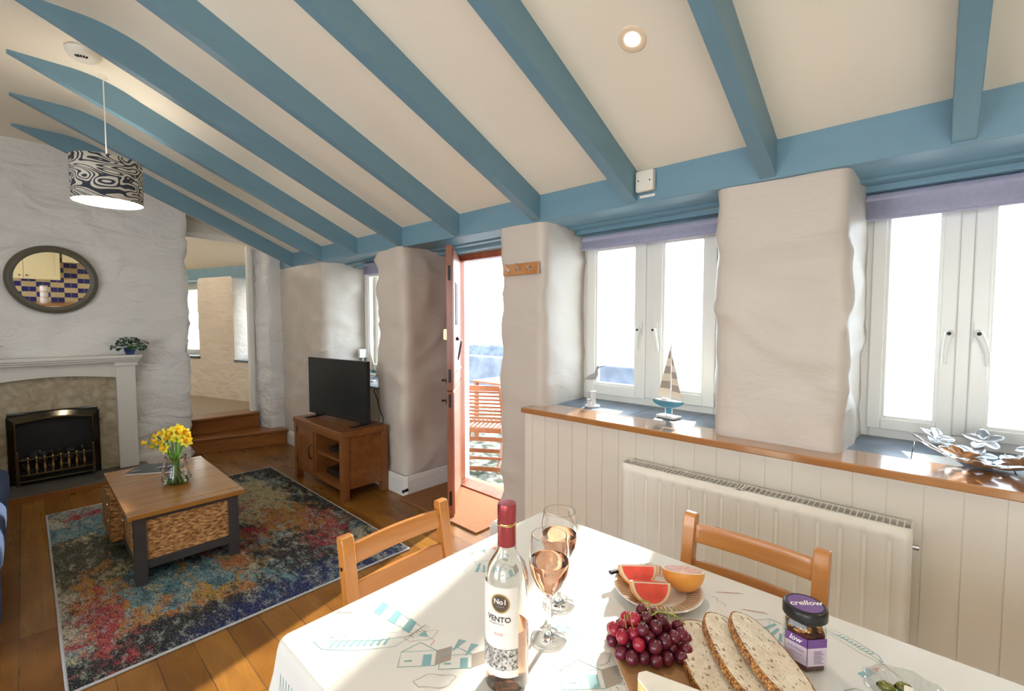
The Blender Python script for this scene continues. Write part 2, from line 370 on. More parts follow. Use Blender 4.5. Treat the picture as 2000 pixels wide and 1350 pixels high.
# ------------------------------------------------------------------ mesh helper
class MB:
    def __init__(s): s.bm = bmesh.new(); s.mi = 0
    def face(s, vs):
        try: f = s.bm.faces.new(vs); f.material_index = s.mi; return f
        except ValueError: return None
    def box(s, x0, x1, y0, y1, z0, z1, T=None):
        P = [Vector((x, y, z)) for z in (z0, z1) for x, y in ((x0, y0), (x1, y0), (x1, y1), (x0, y1))]
        if T is not None: P = [T @ p for p in P]
        v = [s.bm.verts.new(p) for p in P]
        for q in ((3, 2, 1, 0), (4, 5, 6, 7), (0, 1, 5, 4), (1, 2, 6, 5), (2, 3, 7, 6), (3, 0, 4, 7)): s.face([v[i] for i in q])
        return s
    def prism(s, poly, z0, z1, T=None):
        T = T or Matrix()
        a = [s.bm.verts.new(T @ Vector((x, y, z0))) for x, y in poly]; b = [s.bm.verts.new(T @ Vector((x, y, z1))) for x, y in poly]
        n = len(poly); s.face(a[::-1]); s.face(b)
        for i in range(n): s.face([a[i], a[(i+1) % n], b[(i+1) % n], b[i]])
        return s
    def tube(s, pts, r, seg=8, cap=True):
        pts = [Vector(p) for p in pts]; n = len(pts); rings = []
        rr = r if isinstance(r, (list, tuple)) else [r]*n
        ref = None
        for i, p in enumerate(pts):
            d = (pts[min(i+1, n-1)]-pts[max(i-1, 0)]).normalized()
            if ref is None: ref = Vector((0, 0, 1)) if abs(d.z) < .9 else Vector((1, 0, 0))
            a = d.cross(ref).normalized(); b = d.cross(a).normalized(); ref = -b if False else a.cross(d)
            rings.append([s.bm.verts.new(p+(a*math.cos(t)+b*math.sin(t))*rr[i]) for t in [2*PI*k/seg for k in range(seg)]])
        for i in range(n-1):
            for k in range(seg):
                s.face([rings[i][k], rings[i][(k+1) % seg], rings[i+1][(k+1) % seg], rings[i+1][k]])
        if cap: s.face(rings[0][::-1]); s.face(rings[-1])
        return s
    def lathe(s, prof, seg=32, T=None, fn=None):
        T = T or Matrix(); rings = []
        for r, z in prof:
            if r < 1e-6: rings.append([s.bm.verts.new(T @ Vector((0, 0, z)))]); continue
            ring = []
            for k in range(seg):
                t = 2*PI*k/seg; q = r*(fn(t, z) if fn else 1)
                ring.append(s.bm.verts.new(T @ Vector((q*math.cos(t), q*math.sin(t), z))))
            rings.append(ring)
        for a, b in zip(rings, rings[1:]):
            for k in range(seg):
                k2 = (k+1) % seg
                if len(a) == 1 and len(b) == 1: continue
                if len(a) == 1: s.face([a[0], b[k2], b[k]][::-1])
                elif len(b) == 1: s.face([a[k], a[k2], b[0]])
                else: s.face([a[k], a[k2], b[k2], b[k]])
        return s
    def ball(s, c, r, seg=12, rings=8, T=None):
        r = r if isinstance(r, (list, tuple)) else (r, r, r)
        B = Matrix.Translation(c) @ (T or Matrix()) @ Matrix.Diagonal((*r, 1))
        return s.lathe([(math.sin(PI*i/rings), -math.cos(PI*i/rings)) for i in range(rings+1)], seg, B)
    def grid(s, fn, nu, nv, closeu=False):
        g = [[s.bm.verts.new(fn(i/nu, j/nv)) for j in range(nv+1)] for i in range(nu+(0 if closeu else 1))]
        for i in range(nu):
            for j in range(nv):
                i2 = (i+1) % len(g) if closeu else i+1
                s.face([g[i][j], g[i2][j], g[i2][j+1], g[i][j+1]])
        return s
    def mesh(s, me, fn):
        v = [s.bm.verts.new(fn(q.co)) for q in me.vertices]
        for p in me.polygons: s.face([v[i] for i in p.vertices])
        return s
    def build(s, name, mats, parent=None, smooth=None, bevel=0, seg=2, solid=0, recalc=True, subsurf=0):
        if recalc: bmesh.ops.recalc_face_normals(s.bm, faces=s.bm.faces)
        me = bpy.data.meshes.new(name); s.bm.to_mesh(me); s.bm.free()
        for m in (mats if isinstance(mats, (list, tuple)) else [mats]): me.materials.append(m)
        o = bpy.data.objects.new(name, me); COL.objects.link(o)
        if parent: o.parent = parent
        if smooth is not None:
            me.shade_smooth(); me.set_sharp_from_angle(angle=math.radians(smooth))
        if solid: md = o.modifiers.new('thick', 'SOLIDIFY'); md.thickness = solid; md.offset = 0
        if bevel:
            md = o.modifiers.new('bevel', 'BEVEL'); md.width = bevel; md.segments = seg; md.limit_method = 'ANGLE'; md.angle_limit = math.radians(35)
            md.harden_normals = False
        if subsurf: md = o.modifiers.new('sub', 'SUBSURF'); md.levels = subsurf; md.render_levels = subsurf
        return o
def tag(o, label, cat, group=None):
    o['label'] = label; o['category'] = cat
    if group: o['group'] = group
    return o
def struct(o): o['kind'] = 'structure'; return o
def empty(name, loc=(0, 0, 0), rz=0, label=None, cat=None, group=None):
    o = bpy.data.objects.new(name, None); COL.objects.link(o); o.location = loc; o.rotation_euler = (0, 0, rz); o.empty_display_size = .05
    if label: tag(o, label, cat, group)
    return o
def copy_tree(o, parent=None):
    c = o.copy(); COL.objects.link(c)
    if parent: c.parent = parent
    for ch in [q for q in bpy.data.objects if q.parent == o]: copy_tree(ch, c)
    return c
def text_mesh(body, size=1, shear=0, bold=0, align='CENTER'):
    cu = bpy.data.curves.new('lettering', 'FONT'); cu.body = body; cu.size = size; cu.shear = shear; cu.align_x = align; cu.align_y = 'CENTER'; cu.offset = bold; cu.resolution_u = 3
    o = bpy.data.objects.new('lettering', cu); COL.objects.link(o)
    dg = bpy.context.evaluated_depsgraph_get(); me = bpy.data.meshes.new_from_object(o.evaluated_get(dg))
    bpy.data.objects.remove(o); return me
def Rz(a): return Matrix.Rotation(a, 4, 'Z')
def Ry(a): return Matrix.Rotation(a, 4, 'Y')
def Rx(a): return Matrix.Rotation(a, 4, 'X')
def Tr(*p): return Matrix.Translation(p)

# ================================================================== ROOM SHELL
def rough(p, k=1.0):
    q = Vector((p.x*.8, p.y*.8, p.z*1.3))
    rd = 1-abs(noise.noise(q*3.4+Vector((9, 2, 7))))*2
    a = noise.noise(q*2.3)*.012 + noise.noise(q*6.0+Vector((5, 3, 1)))*.009 + max(0, rd-.55)*.022 + noise.noise(q*14)*.003
    return a*k
def plaster(mb, x0, x1, y0, y1, z0, z1, r=.05, amp=1.0, step=.04, warp=None, corners=True, faces='xXyYzZ'):
    """block of lumpy plaster with rounded vertical corners"""
    nx = max(1, round((x1-x0)/step)); ny = max(1, round((y1-y0)/step)); nz_ = max(1, round((z1-z0)/step))
    V = {}
    def vert(i, j, k):
        key = (i, j, k)
        if key in V: return V[key]
        p = Vector((x0+(x1-x0)*i/nx, y0+(y1-y0)*j/ny, z0+(z1-z0)*k/nz_))
        cx_ = min(max(p.x, x0+r), x1-r); cy_ = min(max(p.y, y0+r), y1-r)
        d = Vector((p.x-cx_, p.y-cy_, 0))
        q = p.copy(); n = Vector((0, 0, 0))
        if d.length > 1e-6:
            onx = i in (0, nx); ony = j in (0, ny)
            if corners:
                u = d.normalized()
                if onx or ony: q = Vector((cx_, cy_, p.z))+u*r; n = u
            else:
                n = Vector(((-1 if i == 0 else 1) if onx else 0, (-1 if j == 0 else 1) if ony else 0, 0)).normalized() if (onx or ony) else n
        elif i in (0, nx) or j in (0, ny): n = Vector((0, 0, 0))
        ed = 1.0
        if corners and n.length and abs(n.x) > .15 and abs(n.y) > .15: ed = 1.6
        q += n*rough(q, amp*ed)*1.0
        if warp: q = warp(q)
        V[key] = mb.bm.verts.new(q); return V[key]
    def f(a, b, c, d): mb.face([vert(*a), vert(*b), vert(*c), vert(*d)])
    for j in range(ny):
        for k in range(nz_):
            if 'x' in faces: f((0, j, k), (0, j, k+1), (0, j+1, k+1), (0, j+1, k))
            if 'X' in faces: f((nx, j, k), (nx, j+1, k), (nx, j+1, k+1), (nx, j, k+1))
    for i in range(nx):
        for k in range(nz_):
            if 'y' in faces: f((i, 0, k), (i+1, 0, k), (i+1, 0, k+1), (i, 0, k+1))
            if 'Y' in faces: f((i, ny, k), (i, ny, k+1), (i+1, ny, k+1), (i+1, ny, k))
    for i in range(nx):
        for j in range(ny):
            if 'z' in faces: f((i, j, 0), (i, j+1, 0), (i+1, j+1, 0), (i+1, j, 0))
            if 'Z' in faces: f((i, j, nz_), (i+1, j, nz_), (i+1, j+1, nz_), (i, j+1, nz_))

def hz(y): return .009*y   # the old roof climbs slightly towards the chimney end
def zb(y): return 1.897+hz(y)
def zt(y): return 2.035+hz(y)

# window wall
mb = MB()
plaster(mb, 2.0, 2.6, 4.40, 5.75, 0, 1.942, .05, 1.6)
plaster(mb, 2.0, 2.6, 3.43, 4.42, 0, .80, .02, 1.6, corners=True)
def flare_pillar(q):
    q = q.copy(); t = min(max((q.x-2.0)/.4, 0), 1)
    q.x -= .02*max(0, .35-q.z)
    return q
plaster(mb, 2.0, 2.6, 3.0, 3.43, 0, 1.930, .07, 1.3, .035, flare_pillar)
def sh(y_lo, y_hi, lo, hi):
    def g(q):
        q = q.copy(); t = min(max((q.x-2.03)/.4, 0), 1)
        m = (q.y-y_lo)/(y_hi-y_lo)
        q.y += t*(lo*(1-m)+hi*m); return q
    return g
plaster(mb, 2.0, 2.6, 1.62, 1.965, 0, 1.916, .045, .9, .03, sh(1.62, 1.965, .03, .05))
plaster(mb, 2.0, 2.6, .235, .695, .80, 1.906, .045, 1.0, .03, sh(.235, .695, .0, .10))
plaster(mb, 2.0, 2.6, -1.15, -.39, .80, 1.885, .045, 1.0, .04)
mb.box(2.02, 2.6, -2.3, 1.70, 0, .846)
mb.box(2.02, 2.6, -2.3, -1.1, .84, 1.96)
mb.box(2.3, 2.6, -2.3, 5.9, 1.93, 2.02)
mb.box(2.44, 2.6, -2.3, 5.9, 1.90, 2.05)
mb.box(2.55, 2.6, 4.3, 5.9, 0, 2.0)
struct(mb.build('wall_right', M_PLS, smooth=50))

# fireplace wall, with the splayed opening to the raised room
mb = MB()
def edge_wob(q):
    q = q.copy()
    if q.x > .95:
        t = min((q.x-.95)/.17, 1); s_ = q.z
        q.x += t*(.028*noise.noise(Vector((3, 1, s_*3.2)))+.016*noise.noise(Vector((8, 2, s_*11)))+ .012*noise.noise(Vector((8, 2, s_*23))))
    return q
plaster(mb, -.75, 1.125, 5.45, 5.78, 0, 2.50, .04, 1.5, .035, edge_wob)
mb.box(-2.7, -.7, 5.455, 5.78, 0, 3.0)
plaster(mb, -.75, 1.08, 5.46, 5.78, 2.46, 2.95, .02, 1.0, .05)
def right_splay(q):
    q = q.copy()
    if q.x < 2.05:
        t = min(max((q.y-5.42)/.3, 0), 1); m = 1-min(max((q.x-1.85)/.15, 0), 1)
        q.x -= m*(.045*t) - m*(.02*noise.noise(Vector((1, 9, q.z*5)))+.012*noise.noise(Vector((4, 9, q.z*17))))
    return q
plaster(mb, 1.86, 2.2, 5.42, 5.72, 0, 2.2, .03, 1.2, .03, right_splay)
mb.box(1.79, 2.3, 5.71, 5.78, 0, 2.3)
mb.box(1.0, 2.4, 5.74, 5.80, 2.30, 2.95)
struct(mb.build('wall_far', M_PL, smooth=50))

# walls behind and beside the camera
mb = MB(); mb.box(-2.7, -2.6, -2.3, 5.46, 0, .55).box(-2.7, -2.6, -2.3, 5.46, 2.15, 2.95)
for a, b in ((-2.3, -1.9), (.1, .9), (2.4, 5.46)): mb.box(-2.7, -2.6, a, b, .5, 2.2)  # gaps left between these are added openings, letting sky light in as fill
struct(mb.build('wall_left', M_PL))
mb = MB(); mb.box(-2.7, 2.6, -2.4, -2.3, 0, 2.95); struct(mb.build('wall_back', M_KITCH))

# floor
struct(MB().box(-2.7, 2.46, -2.4, 5.9, -.06, 0).build('floor', M_FLOOR))

# ceiling: slope, soft bend, flat
def ceil_z(x, y):
    if x < .25: z = 2.775
    elif x < .55:
        t = (x-.25)/.30; a = 2.775; b = zs(.55); z = (1-t)**2*a + 2*t*(1-t)*2.770 + t*t*b
    else: z = zs(x)
    return z+hz(y)
def zs(x): return 2.04+.446*(2.0-x)
mb = MB(); xs = [-2.7, -1, .2] + [.25+.03*i for i in range(11)] + [.8, 1.2, 1.6, 2.0, 2.33]
mb.grid(lambda u, v: Vector((xs[round(u*(len(xs)-1))], -2.4+8.18*v, ceil_z(xs[round(u*(len(xs)-1))], -2.4+8.18*v))), len(xs)-1, 12)
gv = list(mb.bm.verts); r = bmesh.ops.extrude_face_region(mb.bm, geom=list(mb.bm.faces))
for q in r['geom']:
    if isinstance(q, bmesh.types.BMVert): q.co.z += .1
struct(mb.build('ceiling', M_CEIL, smooth=30))

# blue wall-plate beam and window soffits
mb = MB()
P = [Vector((x, y, (zb(y) if k == 0 else zt(y)+.012))) for y in (-2.3, 5.45) for x, k in ((1.99, 0), (2.10, 0), (2.10, 1), (1.99, 1))]
v = [mb.bm.verts.new(p) for p in P]
for q in ((0, 1, 2, 3), (7, 6, 5, 4), (0, 4, 5, 1), (1, 5, 6, 2), (2, 6, 7, 3), (3, 7, 4, 0)): mb.face([v[i] for i in q])
tag(mb.build('wall_plate_beam', M_BLUEY, bevel=.004), 'long pale blue painted beam running along the tops of the windows', 'beam')
mb = MB()
for a, b in ((-1.0, .3), (.65, 1.68), (1.9, 3.05), (3.38, 4.45)):
    z = 1.905+hz((a+b)/2)
    mb.box(2.095, 2.24, a, b, z+.002, z+.02).box(2.24, 2.32, a, b, z-.010, z+.02).box(2.32, 2.46, a, b, z-.034, z+.02)
struct(mb.build('trim_1', M_BLUEY, bevel=.003))

# rafters
names = [(5.05, 'dark blue rafter against the fireplace wall, its upper end by the chimney corner'), (4.37, 'blue rafter next to the one on the fireplace wall'),
         (3.68, 'blue rafter meeting the beam over the television window, behind the pendant cord'), (3.0, 'blue rafter passing in front of the smoke alarm'),
         (2.33, 'blue rafter meeting the beam above the open front door'), (1.64, 'blue rafter landing above the coat hooks'),
         (1.05, 'blue rafter ending beside the small white junction box'), (.47, 'blue rafter just right of the lit ceiling spotlight, over the bare pier'),
         (-.07, 'blue rafter at the right edge of the photo above the large blind'), (-.75, 'blue rafter beyond the right edge of the photo'), (-1.4, 'blue rafter over the kitchen end')]
for y, lab in names:
    mb = MB(); y1 = y+.058
    xs_ = [(-.06, None), (2.0, None)]
    zl = lambda x: 1.905+.440*(2.0-x)
    poly = [(1.992, zl(2.0)+hz(y))]+[(-.01, 2.772+hz(y))]+[(x_, ceil_z(x_, y)+.003) for x_ in [.0, .1, .25]+[.28+.03*q_ for q_ in range(10)]+[.8, 1.2, 1.6, 1.992]]
    a = [mb.bm.verts.new((x, y, z)) for x, z in poly]; b = [mb.bm.verts.new((x, y1, z)) for x, z in poly]
    mb.face(a); mb.face(b[::-1])
    for i in range(len(a)): mb.face([a[i], b[i], b[(i+1) % len(a)], a[(i+1) % len(a)]])
    tag(mb.build('rafter', M_BLUE, bevel=.003), lab, 'rafter', 'blue painted rafters')

# panelling, sill, baseboards
mb = MB(); y = -2.3; k = 0
while y < 1.73:
    w_ = min(.092, 1.735-y)
    mb.box(1.972, 2.03, y+.0015, y+w_-.0015, 0, .845); 
    mb.box(1.9755, 2.03, y+w_-.003, y+w_+.003, 0, .845); y += .0925
struct(mb.build('trim_2', M_CREAM))
tag(MB().box(1.895, 2.105, -2.3, 1.70, .843, .872).build('sill_board', M_SILLW, bevel=.004), 'long varnished wooden ledge running under both big windows', 'window sill')
def slates(y0, y1, x0, x1, z, n, name):
    mb = MB()
    d = (y1-y0)/n
    for i in range(n): mb.box(x0, x1, y0+i*d+.001, y0+(i+1)*d-.001, z-.015, z+random.uniform(0, .0015))
    return struct(mb.build(name, M_SLATE, bevel=.0015))
slates(.60, 1.70, 2.105, 2.46, .868, 4, 'trim_3'); slates(-.45, .3, 2.105, 2.46, .868, 3, 'trim_4'); slates(3.36, 4.44, 1.975, 2.46, .812, 4, 'trim_5')
def skirt(name, pts, h=.14, t=.018, m=M_WHITE):
    """pts: list of (x,y) along the wall face; board offset to the left of travel"""
    mb = MB(); n = len(pts); offs = []
    for i, p in enumerate(pts):
        p = Vector(p); d1 = (Vector(pts[i])-Vector(pts[i-1])).normalized() if i else None; d2 = (Vector(pts[i+1])-p).normalized() if i < n-1 else None
        n1 = Vector((-d1.y, d1.x)) if d1 else None; n2 = Vector((-d2.y, d2.x)) if d2 else None
        nn = (n1+n2)/(1+n1.dot(n2)) if (n1 and n2) else (n1 or n2)
        offs.append(nn)
    prof = [(0, 0), (t, 0), (t, h-.03), (t*.75, h-.026), (t*.75, h-.012), (t*.3, h), (0, h)]
    rings = [[mb.bm.verts.new((p[0]+o.x*a, p[1]+o.y*a, z)) for a, z in prof] for p, o in zip(pts, offs)]
    for A, B in zip(rings, rings[1:]):
        for k in range(len(prof)-1): mb.face([A[k], A[k+1], B[k+1], B[k]])
    mb.face(rings[0]); mb.face(rings[-1][::-1])
    return struct(mb.build(name, m))
skirt('baseboard_right', [(2.47, 2.985), (2.0, 2.985), (1.985, 2.995), (1.985, 3.36)], .15)
skirt('baseboard_right_2', [(1.985, 3.36), (1.985, 5.2), (1.985, 5.41)], .15)
skirt('baseboard_right_3', [(1.985, 1.735), (1.985, 1.99), (2.12, 2.01)], .10, .03)
skirt('baseboard_far', [(1.10, 5.445), (.69, 5.445)], .11)

# ---------------- windows
def make_window(n, yc, halves, x0=2.45, z0=.865, z1=1.90, sash_w=.06, handle_side=True, y0=None, y1=None):
    root = struct(empty('window_%d' % n, (x0, yc, z0)))
    a, b = y0-yc, y1-yc; hgt = z1-z0
    mb = MB(); t = .05
    mb.box(0, .07, a, a+t, 0, hgt).box(0, .07, b-t, b, 0, hgt).box(.001, .069, a+t, b-t, 0, .045).box(.001, .069, a+t, b-t, hgt-.045, hgt)
    mb.box(-.004, .066, -.022, .022, .0455, hgt-.0455)
    mb.build('window_frame', M_UPVC, root, bevel=.005)
    for sgn in (1, -1):
        lo, hi = (.02, b-t+.006) if sgn > 0 else (a+t-.006, -.02)
        s = empty('sash', (0, 0, 0)); s.parent = root
        mb = MB(); q = sash_w; z_0, z_1 = .040, hgt-.04
        for xa, xb, e in ((-.018, .03, 0), (-.010, .028, .012)):
            qq = q if e == 0 else q+e
            mb.box(xa, xb, lo+(0 if e == 0 else .003), lo+qq, z_0+e*.2, z_1-e*.2).box(xa, xb, hi-qq, hi-(0 if e == 0 else .003), z_0+e*.2, z_1-e*.2).box(xa, xb, lo+qq, hi-qq, z_0, z_0+qq).box(xa, xb, lo+qq, hi-qq, z_1-qq, z_1)
        mb.build('sash_frame', M_UPVC, s, bevel=.004)
        MB().box(.006, .012, lo+q, hi-q, z_0+q, z_1-q).build('glass_pane', M_GLASS, s)
        # handle
        hy = lo+q*.45 if sgn > 0 else hi-q*.45; hzz = .44
        mb = MB(); mb.box(-.030, -.016, hy-.013, hy+.013, hzz-.03, hzz+.045); mb.ball((-.042, hy, hzz), (.018, .015, .017))
        yd = -.026 if sgn < 0 else .010
        mb.tube([(-.046, hy, hzz+.003), (-.052, hy+yd*.5, hzz-.03), (-.052, hy+yd*.9, hzz-.07), (-.05, hy+yd, hzz-.115)], [.012, .0105, .009, .0075], 10)
        h = mb.build('handle', M_UPVC, s, smooth=60)
        MB().ball((-.061, hy, hzz+.003), (.005, .007, .007), 10, 6).build('lock_button', M_BLACK, h, smooth=60)
    return root
make_window(1, 1.205, 1, y0=.79, y1=1.665)
make_window(2, -.075, 1, y0=-.40, y1=.25, sash_w=.045)
make_window(3, 3.92, 1, y0=3.44, y1=4.40, z0=.81, z1=1.93)

# blinds
def blind(y0, y1, zc, lab, drop=.085, x=2.36):
    root = empty('roller_blind', (x, (y0+y1)/2, zc), 0, lab, 'blind', 'lavender roller blinds')
    L = (y1-y0)/2
    MB().tube([(0, -L, 0), (0, L, 0)], .021, 20).build('roller', M_BLIND, root, smooth=40)
    MB().grid(lambda u, v: Vector((-.0205+.004*math.sin(v*5), -L+2*L*u, .004-v*drop)), 2, 12).build('fabric', M_BLIND, root, smooth=60, solid=.0012)
    MB().tube([(-.017, -L, -drop+.002), (-.017, L, -drop+.002)], .006, 10).build('bottom_bar', M_BLIND, root, smooth=60)
    for s_ in (-1, 1):
        mb = MB(); mb.box(-.012, .012, s_*L-.003+s_*.006, s_*L+.003+s_*.006, -.02, .035); mb.build('bracket', M_CHROME, root)
    return root
blind(.72, 1.60, 1.850, 'lavender blind rolled up above the window with the bird and boat', .062)
blind(-.40, .225, 1.845, 'wide lavender blind above the window with the petal bowl', .085)
blind(3.50, 4.10, 1.905, 'small lavender blind in the window recess behind the television', .09, 2.30)

# ---------------- door frame and leaf
mb = MB()
mb.box(2.44, 2.51, 2.03, 2.09, .0, 1.90).box(2.44, 2.51, 2.88, 2.94, 0, 1.90).box(2.44, 2.51, 2.03, 2.94, 1.845, 1.90).box(2.40, 2.55, 2.03, 2.94, -.01, .02)
struct(mb.build('trim_6', M_DOOR, bevel=.004))
mb = MB(); mb.box(2.50, 2.6, 1.95, 2.05, 0, 1.93).box(2.50, 2.6, 2.93, 3.02, 0, 1.93); struct(mb.build('trim_7', M_PL))
HX, HY, FX, FY = 2.435, 2.885, 1.958, 2.400
dv = Vector((FX-HX, FY-HY)); DL = dv.length; ang = math.atan2(dv.y, dv.x)
# local x: from hinge to free edge; local y: rotate +90 from x -> outward face is on +y side (faces the camera's right)
door = struct(empty('door_1', (HX, HY, .012), ang))
tk = .045
def leaf(name, z0, z1):
    mb = MB(); mb.box(0, DL, -tk/2, tk/2, z0, z1)
    n = 6
    for i in range(n):
        a = .02+i*(DL-.04)/n; mb.box(a+.003, a+(DL-.04)/n-.003, tk/2, tk/2+.004, z0+.01, z1-.01)
    return mb.build(name, M_DOOR, door, bevel=.003)
lower = leaf('lower_leaf', 0, .868); upper = leaf('upper_leaf', .875, 1.853)
e = DL
mb = MB(); mb.box(e-.0005, e+.002, -.010, .008, 1.62, 1.72).box(e-.0005, e+.002, -.010, .008, .93, 1.02).build('edge_plate', M_IRON, upper)
MB().box(e-.0005, e+.002, -.010, .008, .76, .85).box(e-.0005, e+.002, -.010, .008, .08, .18).build('edge_plate', M_IRON, lower)
MB().box(e-.06, e-.012, -tk/2-.022, -tk/2, 1.225, 1.29).box(e-.012, e+.004, -tk/2-.016, -tk/2+.004, 1.22, 1.295).build('night_latch', M_BRASS, upper, bevel=.002)
for z_, par in ((.94, upper), (.80, lower)):
    mb = MB(); mb.box(e-.10, e-.004, -tk/2-.008, -tk/2, z_-.015, z_+.015); mb.tube([(e-.05, -tk/2-.008, z_), (e-.05, -tk/2-.03, z_)], .006, 8); mb.ball((e-.05, -tk/2-.032, z_), .009); mb.build('bolt', M_IRON, par, smooth=50)
mb = MB(); c = Vector((e-.22, tk/2+.03, 1.14))
mb.tube([c+Vector((math.cos(t)*.045, math.sin(t)*.012, math.sin(t)*.07)) for t in [2*PI*i/20 for i in range(21)]], .005, 8)
mb.ball((e-.22, tk/2+.012, 1.22), .014); mb.build('ring_knocker', M_IRON, upper, smooth=60)
MB().box(0, .20, 0, .003, -.035, .035, Tr(e-.36, tk/2+.004, .985) @ Rx(-.9)).build('letter_flap', M_STEEL, upper)
for i in (0, 1):
    MB().box(e-.30+i*.12, e-.26+i*.12, tk/2+.0035, tk/2+.009, 1.32, 1.62).build('dark_glazed_slot', M_BLACK, upper)

# ---------------- steps to the raised room
def quadprism(name, pts, z0, z1, m, parent, bevel=.004):
    return MB().prism(pts, z0, z1).build(name, m, parent, bevel=bevel)
st = empty('oak_steps', (1.5, 5.5, 0), 0, 'two varnished oak steps leading up through the opening beside the fireplace', 'steps')
def loc(pts): return [(x-1.5, y-5.5) for x, y in pts]
quadprism('riser', loc([(1.115, 5.49), (1.955, 5.265), (1.955, 5.41), (1.87, 5.43), (1.80, 5.72), (1.135, 5.72)]), 0, .14, M_STEP, st)
quadprism('tread', loc([(1.105, 5.455), (1.972, 5.232), (1.972, 5.40), (1.86, 5.425), (1.79, 5.72), (1.125, 5.72)]), .14, .165, M_STEP, st, .008)
quadprism('riser', loc([(1.125, 5.66), (1.80, 5.64), (1.79, 5.76), (1.125, 5.76)]), .165, .31, M_STEP, st)
quadprism('tread', loc([(1.120, 5.625), (1.80, 5.605), (1.78, 5.90), (1.125, 5.90)]), .31, .336, M_STEP, st, .008)

# ---------------- raised room beyond
mb = MB(); mb.box(-.4, 3.2, 5.80, 9.4, .26, .331); struct(mb.build('floor_raised_room', M_CARPET))
mb = MB()
mb.box(1.742, 1.80, 5.69, 5.765, .336, 2.30).box(1.750, 1.785, 5.68, 5.69, .336, 2.29)
mb.box(.9, 1.80, 5.70, 5.765, 2.235, 2.30).box(.9, 1.80, 5.69, 5.70, 2.245, 2.29)
struct(mb.build('trim_8', M_WHITE, bevel=.004))
# angled window wall of that room
P0 = Vector((1.931, 6.522)); P1 = Vector((1.544, 7.741)); dd = (P1-P0).normalized(); an = math.atan2(dd.y, dd.x)
TW = Tr(P0.x, P0.y, .331) @ Rz(an)     # local x along wall, local y = left of travel (towards the room); wall body on -y
def pw(s0, s1, z0, z1, d=.5, r=.04):
    def wf(q):
        return TW @ Vector((q.x, -q.y, q.z))
    return s0, s1, z0, z1, d, r, wf
mb = MB()
for s0, s1, z0, z1 in ((-.9, 2.2, 0, .52), (.20, .96, .50, 1.62), (-.9, -.35, .5, 1.62), (1.75, 2.2, .5, 1.62)):
    plaster(mb, s0, s1, 0, .5, z0, z1, .035, 1.0, .045, lambda q: TW @ Vector((q.x, -q.y, q.z)))
struct(mb.build('wall_room_window', M_PEACH, smooth=50))
mb = MB(); mb.box(-.9, 2.2, -.5, .0, 1.60, 1.75, TW); struct(mb.build('trim_9', M_BLUE, bevel=.003))
mb = MB(); mb.box(-.34, .19, -.5, .02, .50, .53, TW); mb.box(.97, 1.74, -.5, .02, .535, .555, TW); struct(mb.build('trim_10', M_SLATE, bevel=.003))
mb = MB(); a0, a1 = .97, 1.74
for s0, s1, z0, z1 in ((a0, a0+.05, .55, 1.6), (a1-.05, a1, .55, 1.6), (a0, a1, .55, .62), (a0, a1, 1.50, 1.6), (1.32, 1.40, .55, 1.6)): mb.box(s0, s1, -.33, -.26, z0, z1, TW)
w4 = struct(empty('window_4', (0, 0, 0))); mb.build('window_frame', M_UPVC, w4, bevel=.004)
MB().box(a0+.04, a1-.04, -.30, -.295, .6, 1.52, TW).build('glass_pane', M_GLASS, w4)
mb = MB(); mb.tube([TW @ Vector((1.30, -.25, 1.02)), TW @ Vector((1.30, -.22, 1.0)), TW @ Vector((1.305, -.22, .92))], .008, 8); mb.build('handle', M_UPVC, w4, smooth=50)
w5 = struct(empty('window_5', (0, 0, 0))); mb = MB()
for s0, s1, z0, z1 in ((-.34, -.29, .53, 1.6), (.15, .2, .53, 1.6), (-.34, .2, .53, .6), (-.34, .2, 1.5, 1.6)): mb.box(s0, s1, -.43, -.36, z0, z1, TW)
mb.build('window_frame', M_UPVC, w5, bevel=.004); MB().box(-.3, .16, -.40, -.395, .58, 1.52, TW).build('glass_pane', M_GLASS, w5)
# ceiling and other walls there
mb = MB()
mb.box(-.5, 3.3, 9.3, 9.4, .3, 3.2).box(-.5, -.4, 5.8, 9.4, .3, 3.2); struct(mb.build('wall_room_end', M_PEACH))
mb = MB(); n_ = Vector((-dd.y, dd.x))   # towards the room
q0 = P0-dd*1.2; q1 = P0+dd*3.2
v = [mb.bm.verts.new(p) for p in ((q0.x-n_.x*.6, q0.y-n_.y*.6, 1.82), (q1.x-n_.x*.6, q1.y-n_.y*.6, 1.82), (q1.x+n_.x*3.4, q1.y+n_.y*3.4, 3.55), (q0.x+n_.x*3.4, q0.y+n_.y*3.4, 3.55))]
mb.face(v); r = bmesh.ops.extrude_face_region(mb.bm, geom=list(mb.bm.faces))
for q in r['geom']:
    if isinstance(q, bmesh.types.BMVert): q.co.z += .08
struct(mb.build('ceiling_raised_room', M_CEIL))

def room_fill_lamp(x, y, z, e, wh):  # unseen lamp with its fitting, added to brighten the raised room
    root = empty('spotlight', (x, y, z), 0, 'added unseen fill spotlight in the raised room ceiling, '+wh, 'ceiling light', 'added raised room fill lights')
    MB().lathe([(.030, -.001), (.045, -.006), (.047, -.002), (.046, .004)], 32).build('bezel', M_SKIN, root, smooth=50)
    MB().lathe([(0, .003), (.030, .003), (.031, -.003), (0, -.0035)], 24).build('bulb', M_BULB, root, smooth=50)
    l = bpy.data.lights.new('spotlight_lamp', 'POINT'); l.energy = e; l.color = (1, .86, .70); l.shadow_soft_size = .04
    lo = bpy.data.objects.new('spotlight_lamp', l); COL.objects.link(lo); lo.parent = root; lo.location = (0, 0, -.08)
room_fill_lamp(.9, 6.9, 2.55, 34, 'nearer its angled window wall'); room_fill_lamp(.2, 8.0, 2.7, 22, 'nearer its far end wall')

